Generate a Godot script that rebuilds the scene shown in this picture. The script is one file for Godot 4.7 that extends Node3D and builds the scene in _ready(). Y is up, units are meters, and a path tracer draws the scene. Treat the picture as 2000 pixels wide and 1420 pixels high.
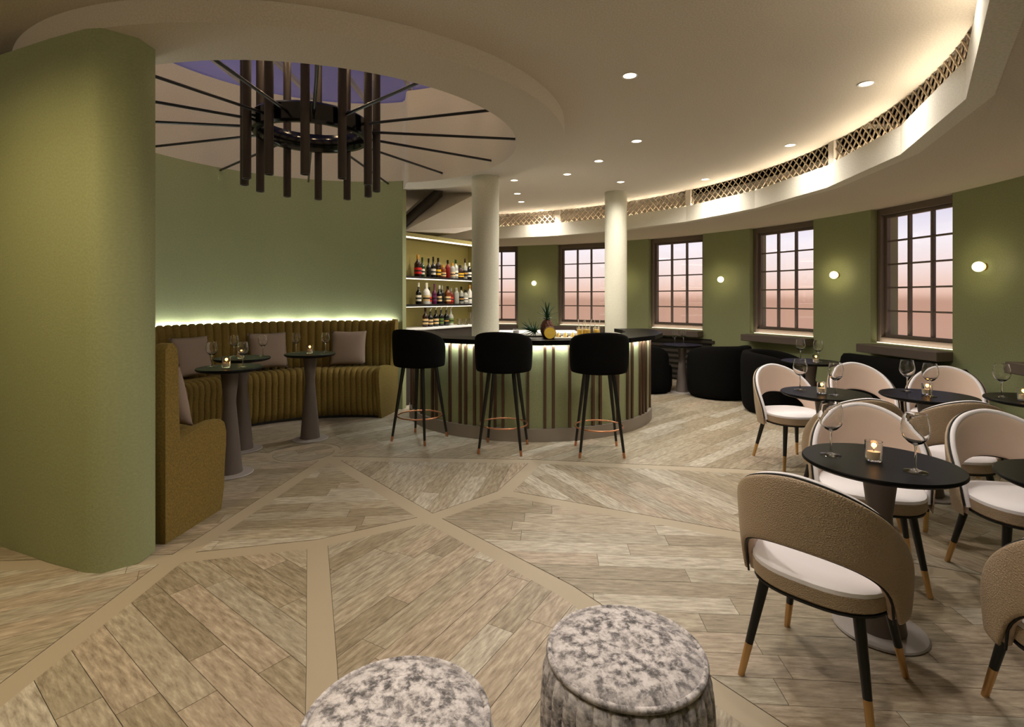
extends Node3D
# A round cocktail bar at dusk. World: x right, y up, the room runs towards -z; "depth" d below means z = -d.

const HC := Vector2(-1.66, 4.86)      # centre of the skylight well (x, depth)
const CC := Vector2(-1.56, 5.25)      # centre of the round ceiling
const WC := Vector2(-1.55, 5.23)      # centre of the round room
const WR := 6.16                      # its radius
const BC := Vector2(-1.88, 5.0)       # centre of the curved banquette
const KC := Vector2(0.23, 6.86)       # centre of the round bar
const CEIL := 3.0
const SOFFIT := 2.547
const LEDGE := 2.76
const RINGY := 2.87

var M := {}
var used := {}
var rng := RandomNumberGenerator.new()

# ---------------------------------------------------------------- mesh building
class MB:
	var v := PackedVector3Array()
	var g := PackedInt32Array()
	var grp := 0
	var mark := 0
	func tri(a: Vector3, b: Vector3, c: Vector3) -> void:
		v.append(a); v.append(b); v.append(c); g.append(grp)
	func quad(a: Vector3, b: Vector3, c: Vector3, d: Vector3) -> void:
		tri(a, b, c); tri(a, c, d)
	func start() -> void:
		mark = v.size()
	func close() -> void:
		var vol := 0.0
		var o := v[mark]
		for i in range(mark, v.size(), 3):
			vol += (v[i] - o).dot((v[i + 1] - o).cross(v[i + 2] - o))
		if vol < 0.0:
			for i in range(mark, v.size(), 3):
				var t := v[i + 1]
				v[i + 1] = v[i + 2]
				v[i + 2] = t
	func mesh() -> ArrayMesh:
		var st := SurfaceTool.new()
		st.begin(Mesh.PRIMITIVE_TRIANGLES)
		for i in g.size():
			st.set_smooth_group(g[i])
			st.add_vertex(v[i * 3]); st.add_vertex(v[i * 3 + 2]); st.add_vertex(v[i * 3 + 1])
		st.generate_normals()
		st.index()
		return st.commit()
	func box(c: Vector3, s: Vector3, b := Basis.IDENTITY, bev := 0.0) -> MB:
		start()
		var old := grp
		grp = -1
		var h := s / 2.0
		if bev <= 0.0:
			var p := []
			for i in 8:
				p.append(c + b * Vector3(h.x * (1 if i & 1 else -1), h.y * (1 if i & 2 else -1), h.z * (1 if i & 4 else -1)))
			quad(p[0], p[2], p[3], p[1]); quad(p[4], p[5], p[7], p[6]); quad(p[0], p[4], p[6], p[2])
			quad(p[1], p[3], p[7], p[5]); quad(p[0], p[1], p[5], p[4]); quad(p[2], p[6], p[7], p[3])
		else:
			var q := func(sx: int, sy: int, sz: int, ax: int) -> Vector3:
				var w := Vector3(sx * (h.x - bev), sy * (h.y - bev), sz * (h.z - bev))
				if ax == 0: w.x = sx * h.x
				elif ax == 1: w.y = sy * h.y
				else: w.z = sz * h.z
				return c + b * w
			for s1 in [-1, 1]:
				var f := [[q.call(s1, -1, -1, 0), q.call(s1, 1, -1, 0), q.call(s1, 1, 1, 0), q.call(s1, -1, 1, 0)],
					[q.call(-1, s1, -1, 1), q.call(-1, s1, 1, 1), q.call(1, s1, 1, 1), q.call(1, s1, -1, 1)],
					[q.call(-1, -1, s1, 2), q.call(1, -1, s1, 2), q.call(1, 1, s1, 2), q.call(-1, 1, s1, 2)]]
				for k in f:
					if s1 > 0: quad(k[0], k[1], k[2], k[3])
					else: quad(k[3], k[2], k[1], k[0])
			for s1 in [-1, 1]:
				for s2 in [-1, 1]:
					var e := [[q.call(s1, s2, -1, 0), q.call(s1, s2, 1, 0), q.call(s1, s2, 1, 1), q.call(s1, s2, -1, 1)],
						[q.call(-1, s1, s2, 1), q.call(1, s1, s2, 1), q.call(1, s1, s2, 2), q.call(-1, s1, s2, 2)],
						[q.call(s2, -1, s1, 2), q.call(s2, 1, s1, 2), q.call(s2, 1, s1, 0), q.call(s2, -1, s1, 0)]]
					for k in e:
						var n: Vector3 = (k[1] - k[0]).cross(k[2] - k[0])
						if n.dot(k[0] + k[2] - c * 2.0) > 0.0: quad(k[0], k[1], k[2], k[3])
						else: quad(k[3], k[2], k[1], k[0])
					for s3 in [-1, 1]:
						var a: Vector3 = q.call(s1, s2, s3, 0)
						var b2: Vector3 = q.call(s1, s2, s3, 1)
						var c2: Vector3 = q.call(s1, s2, s3, 2)
						if (b2 - a).cross(c2 - a).dot(a - c) > 0.0: tri(a, b2, c2)
						else: tri(a, c2, b2)
		close()
		grp = old
		return self
	func loft(rings: Array, caps := true, wrap := false) -> MB:
		start()
		var n: int = rings.size()
		var m: int = rings[0].size()
		for i in (n if wrap else n - 1):
			var a: PackedVector3Array = rings[i]
			var b: PackedVector3Array = rings[(i + 1) % n]
			for k in m:
				var k2 := (k + 1) % m
				quad(a[k], a[k2], b[k2], b[k])
		if caps and not wrap:
			var old := grp
			grp += 77
			for e in [0, n - 1]:
				var r: PackedVector3Array = rings[e]
				var mid := Vector3.ZERO
				for p in r: mid += p
				mid /= m
				for k in m:
					if e == 0: tri(mid, r[(k + 1) % m], r[k])
					else: tri(mid, r[k], r[(k + 1) % m])
			grp = old
		close()
		return self
	func lathe(prof: Array, seg := 24, at := Vector3.ZERO, sx := 1.0, sz := 1.0, power := 2.0) -> MB:
		# profile of (radius, y); a closed outline when it starts and ends at radius 0
		start()
		var old := grp
		var rows := []
		for p in prof:
			var row := PackedVector3Array()
			for k in seg:
				var a := TAU * k / seg
				var c := cos(a)
				var s := sin(a)
				var w := 1.0
				if power != 2.0:
					w = 1.0 / pow(pow(absf(c), power) + pow(absf(s), power), 1.0 / power)
				row.append(at + Vector3(p.x * c * w * sx, p.y, p.x * s * w * sz))
			rows.append(row)
		for i in prof.size() - 1:
			if i > 0:
				var d1: Vector2 = (prof[i] - prof[i - 1]).normalized()
				var d2: Vector2 = (prof[i + 1] - prof[i]).normalized()
				if d1.dot(d2) < 0.75: grp += 1
			for k in seg:
				var k2 := (k + 1) % seg
				var a: Vector3 = rows[i][k]
				var b: Vector3 = rows[i][k2]
				var c: Vector3 = rows[i + 1][k2]
				var d: Vector3 = rows[i + 1][k]
				if prof[i].x < 1e-6: tri(a, c, d)
				elif prof[i + 1].x < 1e-6: tri(a, b, d)
				else: quad(a, b, c, d)
		close()
		grp = old + 1
		return self
	func tube(path: Array, r0: float, r1 := -1.0, seg := 8, wrap := false) -> MB:
		if r1 < 0.0: r1 = r0
		var rings := []
		var n := path.size()
		var up := Vector3.UP
		for i in n:
			var p: Vector3 = path[i]
			var nx: Vector3 = path[(i + 1) % n] if (wrap or i < n - 1) else p
			var pv: Vector3 = path[(i - 1 + n) % n] if (wrap or i > 0) else p
			var t := (nx - pv).normalized()
			var side := t.cross(up)
			if side.length() < 0.05: side = t.cross(Vector3.RIGHT)
			side = side.normalized()
			var up2 := side.cross(t).normalized()
			var r := lerpf(r0, r1, float(i) / maxf(1, n - 1))
			var ring := PackedVector3Array()
			for k in seg:
				var a := TAU * k / seg
				ring.append(p + side * cos(a) * r + up2 * sin(a) * r)
			rings.append(ring)
		return loft(rings, true, wrap)
	func slab(inner: PackedVector2Array, outer: PackedVector2Array, y0: float, y1: float, wrap := true) -> MB:
		# between two outlines of (x, depth), same number of points
		start()
		var n := inner.size()
		var P := func(q: Vector2, y: float) -> Vector3: return Vector3(q.x, y, -q.y)
		var old := grp
		for i in (n if wrap else n - 1):
			var j := (i + 1) % n
			grp = old
			quad(P.call(inner[i], y0), P.call(inner[j], y0), P.call(outer[j], y0), P.call(outer[i], y0))
			grp = old + 1
			quad(P.call(inner[i], y1), P.call(outer[i], y1), P.call(outer[j], y1), P.call(inner[j], y1))
			grp = old + 2
			quad(P.call(inner[i], y0), P.call(inner[i], y1), P.call(inner[j], y1), P.call(inner[j], y0))
			grp = old + 3
			quad(P.call(outer[i], y0), P.call(outer[j], y0), P.call(outer[j], y1), P.call(outer[i], y1))
		if not wrap:
			grp = old + 4
			quad(P.call(inner[0], y0), P.call(outer[0], y0), P.call(outer[0], y1), P.call(inner[0], y1))
			grp = old + 5
			quad(P.call(inner[n - 1], y0), P.call(inner[n - 1], y1), P.call(outer[n - 1], y1), P.call(outer[n - 1], y0))
		close()
		grp = old + 6
		return self
	func arc(c: Vector2, r0: float, r1: float, a0: float, a1: float, y0: float, y1: float, n: int, flat := false) -> MB:
		var i0 := PackedVector2Array()
		var o0 := PackedVector2Array()
		for i in n + 1:
			var a := deg_to_rad(lerpf(a0, a1, float(i) / n))
			var d := Vector2(cos(a), sin(a))
			i0.append(c + d * r0)
			o0.append(c + d * r1)
		var whole := absf(a1 - a0) > 359.9
		if whole:
			i0.remove_at(n); o0.remove_at(n)
		if flat:
			var st0 := v.size()
			var g0 := g.size()
			slab(i0, o0, y0, y1, whole)
			for k in range(g0, g.size()): g[k] = -1
			st0 = st0
			return self
		return slab(i0, o0, y0, y1, whole)
	func prism(poly: PackedVector2Array, y0: float, y1: float) -> MB:
		start()
		var old := grp
		grp = -1
		var idx := Geometry2D.triangulate_polygon(poly)
		for i in range(0, idx.size(), 3):
			var a := poly[idx[i]]
			var b := poly[idx[i + 1]]
			var c := poly[idx[i + 2]]
			if (b - a).cross(c - a) < 0.0:
				var t := b
				b = c
				c = t
			tri(Vector3(a.x, y1, -a.y), Vector3(b.x, y1, -b.y), Vector3(c.x, y1, -c.y))
			tri(Vector3(a.x, y0, -a.y), Vector3(c.x, y0, -c.y), Vector3(b.x, y0, -b.y))
		var n := poly.size()
		var ccw := not Geometry2D.is_polygon_clockwise(poly)
		for i in n:
			var a := poly[i]
			var b := poly[(i + 1) % n]
			if not ccw:
				var t := a
				a = b
				b = t
			quad(Vector3(a.x, y0, -a.y), Vector3(b.x, y0, -b.y), Vector3(b.x, y1, -b.y), Vector3(a.x, y1, -a.y))
		close()
		grp = old
		return self

func pol(c: Vector2, r: float, a: float, y: float) -> Vector3:
	var t := deg_to_rad(a)
	return Vector3(c.x + r * cos(t), y, -(c.y + r * sin(t)))

func V(x: float, y: float, d: float) -> Vector3:
	return Vector3(x, y, -d)

# ---------------------------------------------------------------- nodes
func numbered(called: String) -> String:
	if not used.has(called):
		used[called] = 0
		return called
	used[called] += 1
	return "%s_%03d" % [called, used[called]]

func tag(o: Node3D, label := "", category := "", group := "", kind := "") -> Node3D:
	if label: o.set_meta("label", label)
	if category: o.set_meta("category", category)
	if group: o.set_meta("group", group)
	if kind: o.set_meta("kind", kind)
	return o

func thing(called: String, label: String, category: String, at := Vector3.ZERO, turn := 0.0, group := "") -> Node3D:
	var o := Node3D.new()
	o.name = numbered(called)
	add_child(o)
	o.position = at
	o.rotation.y = turn
	tag(o, label, category, group)
	return o

func part(called: String, mesh, mat: Material, parent: Node3D, at := Vector3.ZERO) -> MeshInstance3D:
	var o := MeshInstance3D.new()
	o.name = called
	o.mesh = mesh.mesh() if mesh is MB else mesh
	o.material_override = mat
	parent.add_child(o, true)
	o.position = at
	return o

func solo(called: String, mesh, mat: Material, label: String, category: String, group := "", at := Vector3.ZERO) -> MeshInstance3D:
	var o := MeshInstance3D.new()
	o.name = numbered(called)
	o.mesh = mesh.mesh() if mesh is MB else mesh
	o.material_override = mat
	add_child(o)
	o.position = at
	tag(o, label, category, group)
	return o

func struct(called: String, mesh, mat: Material, label := "") -> MeshInstance3D:
	var o := MeshInstance3D.new()
	o.name = numbered(called)
	o.mesh = mesh.mesh() if mesh is MB else mesh
	o.material_override = mat
	add_child(o)
	tag(o, label, "", "", "structure")
	return o

func setting(called: String, label: String, at := Vector3.ZERO, turn := 0.0) -> Node3D:
	var o := Node3D.new()
	o.name = numbered(called)
	add_child(o)
	o.position = at
	o.rotation.y = turn
	tag(o, label, "", "", "structure")
	return o

func dup(src: Node3D, label: String, at: Vector3, turn := 0.0, group := "") -> Node3D:
	var c: Node3D = src.duplicate()
	c.name = numbered(String(src.name).rstrip("0123456789").trim_suffix("_"))
	add_child(c)
	c.position = at
	c.rotation.y = turn
	c.set_meta("label", label)
	if group: c.set_meta("group", group)
	return c

# ---------------------------------------------------------------- materials
func noise(freq: float, octaves := 4, seed_ := 1, kind := FastNoiseLite.TYPE_SIMPLEX_SMOOTH) -> FastNoiseLite:
	var n := FastNoiseLite.new()
	n.seed = seed_
	n.frequency = freq
	n.noise_type = kind
	n.fractal_octaves = octaves
	n.fractal_type = FastNoiseLite.FRACTAL_FBM
	return n

func fibre(freq: float, seed_: int) -> FastNoiseLite:
	var n := noise(freq, 8, seed_)
	n.fractal_gain = 0.66
	return n

func rough_noise(freq: float, seed_: int) -> FastNoiseLite:
	var n := noise(freq, 7, seed_)
	n.fractal_gain = 0.72
	n.domain_warp_enabled = true
	n.domain_warp_amplitude = 40.0
	n.domain_warp_frequency = 0.012
	return n

func ramp(cols: Array, offs: Array) -> Gradient:
	var g := Gradient.new()
	g.colors = PackedColorArray(cols)
	g.offsets = PackedFloat32Array(offs)
	return g

func ntex(n: FastNoiseLite, size := 512, g: Gradient = null, normal := false, bump := 4.0) -> NoiseTexture2D:
	var t := NoiseTexture2D.new()
	t.width = size
	t.height = size
	t.seamless = true
	t.noise = n
	t.generate_mipmaps = false
	if g: t.color_ramp = g
	if normal:
		t.as_normal_map = true
		t.bump_strength = bump
	return t

func mat(called: String, c: Color, rough := 0.8, metal := 0.0, spec := 0.5) -> StandardMaterial3D:
	var m := StandardMaterial3D.new()
	m.resource_name = called
	m.albedo_color = c
	m.roughness = rough
	m.metallic = metal
	m.metallic_specular = spec
	M[called] = m
	return m

func tri_tex(m: StandardMaterial3D, tex: Texture2D, nrm: Texture2D, scale: float, strength := 0.5, world := true) -> void:
	m.uv1_triplanar = true
	m.uv1_world_triplanar = world
	m.uv1_scale = Vector3(scale, scale, scale)
	if tex: m.albedo_texture = tex
	if nrm:
		m.normal_enabled = true
		m.normal_texture = nrm
		m.normal_scale = strength

func glow(called: String, c: Color, e: float) -> StandardMaterial3D:
	var m := mat(called, Color(0.9, 0.9, 0.88), 0.5)
	m.emission_enabled = true
	m.emission = c
	m.emission_energy_multiplier = e
	return m

func materials() -> void:
	var fine := ntex(noise(0.09, 3, 3), 512, ramp([Color(0.93, 0.93, 0.93), Color(1, 1, 1)], [0.2, 0.8]))
	var grainy := ntex(noise(0.12, 3, 5), 512, null, true, 3.0)
	tri_tex(mat("plaster", Color(0.81, 0.77, 0.715), 0.9), fine, grainy, 1.5, 0.15)
	tri_tex(mat("green_paint", Color(0.585, 0.605, 0.445), 0.75), fine, grainy, 1.2, 0.12)
	tri_tex(mat("ochre_paint", Color(0.60, 0.55, 0.31), 0.7), fine, grainy, 1.2, 0.12)
	tri_tex(mat("white_paint", Color(0.86, 0.84, 0.79), 0.6), fine, grainy, 1.2, 0.1)
	tri_tex(mat("column_paint", Color(0.82, 0.81, 0.74), 0.6), fine, grainy, 1.2, 0.1)
	mat("brown_frame", Color(0.43, 0.375, 0.335), 0.45)
	mat("ledge_brown", Color(0.37, 0.32, 0.29), 0.5)
	mat("lattice_bronze", Color(0.62, 0.55, 0.46), 0.4, 0.3)
	mat("dark_timber", Color(0.20, 0.17, 0.14), 0.7)
	mat("outer_reveal", Color(0.60, 0.54, 0.34), 0.8)
	var pane := mat("pane", Color(0.95, 0.97, 1.0, 0.02), 0.02)
	pane.transparency = BaseMaterial3D.TRANSPARENCY_ALPHA
	# floor
	mat("band_tan", Color(0.63, 0.575, 0.495), 0.55)
	mat("joint_dark", Color(0.14, 0.11, 0.09), 0.9)
	var wg := ramp([Color(0.515, 0.47, 0.415), Color(0.63, 0.59, 0.535), Color(0.675, 0.635, 0.58), Color(0.77, 0.74, 0.69)], [0.12, 0.42, 0.6, 0.9])
	var wood := ntex(fibre(0.014, 11), 1024, wg)
	var woodn := ntex(noise(0.028, 6, 11), 512, null, true, 3.0)
	var tones := [Color(0.93, 0.91, 0.87), Color(0.89, 0.87, 0.82), Color(1.0, 1.0, 0.99), Color(0.82, 0.79, 0.73), Color(0.94, 0.90, 0.86), Color(0.91, 0.90, 0.87), Color(0.86, 0.83, 0.77)]
	for i in tones.size():
		var m := mat("plank_%d" % i, tones[i], 0.5)
		m.albedo_texture = wood
		m.normal_enabled = true
		m.normal_texture = woodn
		m.normal_scale = 0.25
		m.uv1_scale = Vector3(0.45, 2.6, 1)
	# fabrics
	var vel := ntex(noise(0.045, 5, 21), 512, ramp([Color(0.80, 0.79, 0.76), Color(1, 1, 1)], [0.25, 0.75]))
	var veln := ntex(noise(0.2, 3, 22), 512, null, true, 4.0)
	var m1 := mat("olive_velvet", Color(0.50, 0.41, 0.155), 0.85)
	tri_tex(m1, vel, veln, 2.5, 0.3)
	m1.rim_enabled = true
	m1.rim = 0.5
	m1.rim_tint = 0.7
	var m2 := mat("black_velvet", Color(0.055, 0.05, 0.048), 0.95, 0.0, 0.2)
	tri_tex(m2, vel, veln, 3.0, 0.3)
	var m3 := mat("pillow_linen", Color(0.62, 0.545, 0.50), 0.9)
	tri_tex(m3, ntex(noise(0.25, 3, 31), 256, ramp([Color(0.86, 0.86, 0.86), Color(1, 1, 1)], [0.3, 0.7])), veln, 4.0, 0.3)
	var leather := ntex(noise(0.16, 2, 41, FastNoiseLite.TYPE_CELLULAR), 512, null, true, 5.0)
	tri_tex(mat("taupe_leather", Color(0.66, 0.575, 0.48), 0.45), null, leather, 2.6, 1.2, false)
	tri_tex(mat("blush_fabric", Color(0.82, 0.73, 0.67), 0.8), null, veln, 5.0, 0.3, false)
	tri_tex(mat("cream_fabric", Color(0.89, 0.87, 0.89), 0.8), null, veln, 5.0, 0.2, false)
	mat("dark_piping", Color(0.06, 0.055, 0.06), 0.6)
	var marble := ntex(rough_noise(0.0115, 51), 1024, ramp([Color(0.27, 0.265, 0.27), Color(0.56, 0.55, 0.555), Color(0.74, 0.725, 0.725), Color(0.86, 0.85, 0.85)], [0.2, 0.40, 0.52, 0.72]))
	var m4 := mat("marbled_velvet", Color(0.97, 0.95, 0.96), 0.8)
	tri_tex(m4, marble, ntex(noise(0.05, 5, 52), 512, null, true, 6.0), 1.7, 0.45, false)
	# metals, stone, wood
	mat("black_lacquer", Color(0.035, 0.032, 0.03), 0.4, 0.0, 0.22)
	mat("black_leg", Color(0.05, 0.048, 0.047), 0.35)
	mat("black_gloss", Color(0.03, 0.03, 0.032), 0.15)
	mat("black_rod", Color(0.06, 0.055, 0.05), 0.35)
	mat("brass", Color(0.80, 0.655, 0.46), 0.3, 1.0)
	mat("copper", Color(0.80, 0.56, 0.42), 0.3, 1.0)
	mat("bronze_slat", Color(0.37, 0.28, 0.22), 0.4, 0.4)
	mat("tube_bronze", Color(0.21, 0.17, 0.145), 0.5, 0.1)
	mat("stem_taupe", Color(0.36, 0.32, 0.30), 0.5)
	mat("base_grey", Color(0.58, 0.545, 0.53), 0.5)
	mat("plinth_grey", Color(0.56, 0.52, 0.48), 0.45, 0.2)
	mat("stone_white", Color(0.90, 0.90, 0.88), 0.3)
	mat("black_shelf", Color(0.06, 0.05, 0.045), 0.4)
	mat("trim_white", Color(0.85, 0.83, 0.80), 0.4)
	# glass
	var gl := mat("clear_glass", Color(1, 1, 1, 0.0), 0.0)
	gl.transparency = BaseMaterial3D.TRANSPARENCY_ALPHA
	gl.refraction_enabled = true
	gl.refraction_scale = 0.05
	var thin := mat("thin_glass", Color(0.95, 0.96, 0.97, 0.10), 0.03)
	thin.transparency = BaseMaterial3D.TRANSPARENCY_ALPHA
	mat("wax", Color(0.90, 0.84, 0.72), 0.6)
	mat("juice", Color(0.99, 0.80, 0.06), 0.3)
	for b in [["glass_black", Color(0.03, 0.03, 0.03)], ["glass_green", Color(0.05, 0.20, 0.08)], ["glass_amber", Color(0.42, 0.20, 0.06)], ["glass_clear", Color(0.62, 0.62, 0.58)], ["glass_purple", Color(0.33, 0.06, 0.24)], ["glass_red", Color(0.45, 0.06, 0.05)], ["glass_white", Color(0.88, 0.87, 0.85)], ["glass_brown", Color(0.16, 0.07, 0.03)]]:
		mat(b[0], b[1], 0.12)
	for b in [["label_red", Color(0.80, 0.08, 0.05)], ["label_white", Color(0.88, 0.86, 0.80)], ["label_yellow", Color(0.85, 0.66, 0.12)], ["label_cream", Color(0.82, 0.70, 0.50)], ["label_black", Color(0.07, 0.07, 0.07)], ["label_gold", Color(0.72, 0.52, 0.20)], ["label_green", Color(0.35, 0.45, 0.18)], ["label_purple", Color(0.35, 0.10, 0.30)]]:
		mat(b[0], b[1], 0.5)
	# fruit
	tri_tex(mat("pineapple_skin", Color(0.42, 0.22, 0.08), 0.7), ntex(noise(0.1, 3, 61), 256, ramp([Color(0.4, 0.35, 0.3), Color(1, 1, 1)], [0.3, 0.7])), null, 8.0, 0.5, false)
	mat("pineapple_flesh", Color(0.98, 0.82, 0.30), 0.5)
	mat("flesh_pale", Color(0.95, 0.82, 0.48), 0.5)
	mat("leaf_green", Color(0.12, 0.26, 0.13), 0.5)
	# light emitters
	glow("downlight_glow", Color(1.0, 0.93, 0.82), 6.0)
	glow("sconce_glow", Color(1.0, 0.94, 0.72), 3.0)
	glow("led_warm", Color(1.0, 0.93, 0.80), 1.6)
	glow("led_cool", Color(0.97, 1.0, 0.96), 1.6)
	glow("flame", Color(1.0, 0.80, 0.46), 3.2)

# ---------------------------------------------------------------- lights
func spot(at: Vector3, e: float, angle := 80.0, c := Color(1.0, 0.965, 0.91), size := 0.045) -> void:
	var l := SpotLight3D.new()
	l.name = numbered("downlight_beam")
	add_child(l)
	l.position = at
	l.rotation_degrees.x = -90
	l.spot_angle = angle
	l.spot_angle_attenuation = 1.0
	l.light_energy = e
	l.light_color = c
	l.light_size = size
	l.spot_range = 16.0
	l.spot_attenuation = 2.0
	l.shadow_enabled = true

func omni(at: Vector3, e: float, c: Color, size := 0.03) -> void:
	var l := OmniLight3D.new()
	l.name = numbered("lamp_light")
	add_child(l)
	l.position = at
	l.light_energy = e
	l.light_color = c
	l.light_size = size
	l.omni_range = 16.0
	l.omni_attenuation = 2.0
	l.shadow_enabled = true

func area(at: Vector3, towards: Vector3, size: Vector2, e: float, c: Color, along := Vector3.ZERO) -> void:
	var l := AreaLight3D.new()
	l.name = numbered("strip_light")
	add_child(l)
	var z := -towards.normalized()
	var x := along.normalized() if along != Vector3.ZERO else Vector3.UP.cross(z).normalized()
	x = (x - z * x.dot(z)).normalized()
	l.transform = Transform3D(Basis(x, z.cross(x), z), at)
	l.area_size = size
	l.light_energy = e
	l.light_color = c
	l.shadow_enabled = true

const WARM := Color(1.0, 0.94, 0.83)

func camera_sky_light() -> void:
	var cam := Camera3D.new()
	cam.name = "camera"
	add_child(cam)
	cam.position = Vector3(0, 1.45, 0)
	cam.near = 0.05
	cam.far = 200.0
	cam.projection = Camera3D.PROJECTION_FRUSTUM
	cam.size = 2.0 * 0.05 * 710.0 / 1035.0
	cam.frustum_offset = Vector2(0, -0.05 * 128.0 / 1035.0)
	cam.current = true
	var env := Environment.new()
	env.background_mode = Environment.BG_SKY
	env.tonemap_mode = Environment.TONE_MAPPER_LINEAR
	env.tonemap_exposure = 1.0
	env.sdfgi_enabled = true
	env.ssao_enabled = true
	env.ssil_enabled = true
	# dusk: salmon at the horizon, pale lilac above it, deep violet overhead, thin cloud streaks
	var g := ramp([Color(0.75, 0.585, 0.51), Color(0.75, 0.585, 0.51), Color(0.90, 0.74, 0.67), Color(0.95, 0.86, 0.84), Color(0.95, 0.92, 0.95), Color(0.80, 0.78, 0.88), Color(0.38, 0.36, 0.57), Color(0.185, 0.175, 0.37), Color(0.15, 0.14, 0.31)],
		[0.0, 0.499, 0.502, 0.514, 0.53, 0.55, 0.58, 0.608, 1.0])
	var cl := noise(1.6, 4, 71)
	var im := Image.create(512, 512, false, Image.FORMAT_RGBF)
	for y in 512:
		var el := 1.0 - (y + 0.5) / 512.0
		var base := g.sample(el)
		for x in 512:
			var c := base
			if el > 0.56:
				var a := TAU * x / 512.0
				var s := smoothstep(0.12, 0.5, cl.get_noise_3d(cos(a) * 1.2, el * 9.0, sin(a) * 1.2))
				c = base.lerp(Color(0.42, 0.40, 0.62), s * 0.35)
			im.set_pixel(x, y, c.srgb_to_linear() * 1.2)
	var pano := PanoramaSkyMaterial.new()
	pano.panorama = ImageTexture.create_from_image(im)
	var sky := Sky.new()
	sky.sky_material = pano
	env.sky = sky
	var we := WorldEnvironment.new()
	we.name = "environment"
	we.environment = env
	add_child(we)

func _ready() -> void:
	rng.seed = 7
	camera_sky_light()
	materials()
	room()
	floor_pattern()
	skylight_well()
	window_wall()
	lights_in_ceiling()
	pillar_and_columns()
	bar()
	back_bar()
	banquette()
	furniture()
	chandelier()
	tableware()

# ---------------------------------------------------------------- the room
func circle_pts(c: Vector2, r: float, n: int, from: Vector2 = Vector2.INF) -> PackedVector2Array:
	var p := PackedVector2Array()
	for i in n:
		var a := TAU * i / n
		if from == Vector2.INF:
			p.append(c + Vector2(cos(a), sin(a)) * r)
		else:
			p.append(ray_circle(from, a, c, r))
	return p

func ray_circle(o: Vector2, a: float, c: Vector2, r: float) -> Vector2:
	var d := Vector2(cos(a), sin(a))
	var oc := o - c
	var b := oc.dot(d)
	return o + d * (-b + sqrt(maxf(0.0, b * b - oc.dot(oc) + r * r)))

func hole_r(deg: float) -> float:
	var a := fposmod(deg, 360.0)
	if a < 77.0 or a > 262.0: return 1.70
	var w := (ray_circle(HC, deg_to_rad(a), BC, 1.95) - HC).length()
	if a < 83.6: return lerpf(1.70, w, smoothstep(77.0, 83.6, a))
	if a <= 205.0: return w
	return lerpf(w, 1.70, smoothstep(205.0, 262.0, a))

func hole_angles() -> Array:
	var out := []
	for i in 180:
		out.append(i * 2.0)
	out.append(77.0); out.append(79.0); out.append(81.0); out.append(83.6)
	out.sort()
	return out

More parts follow.
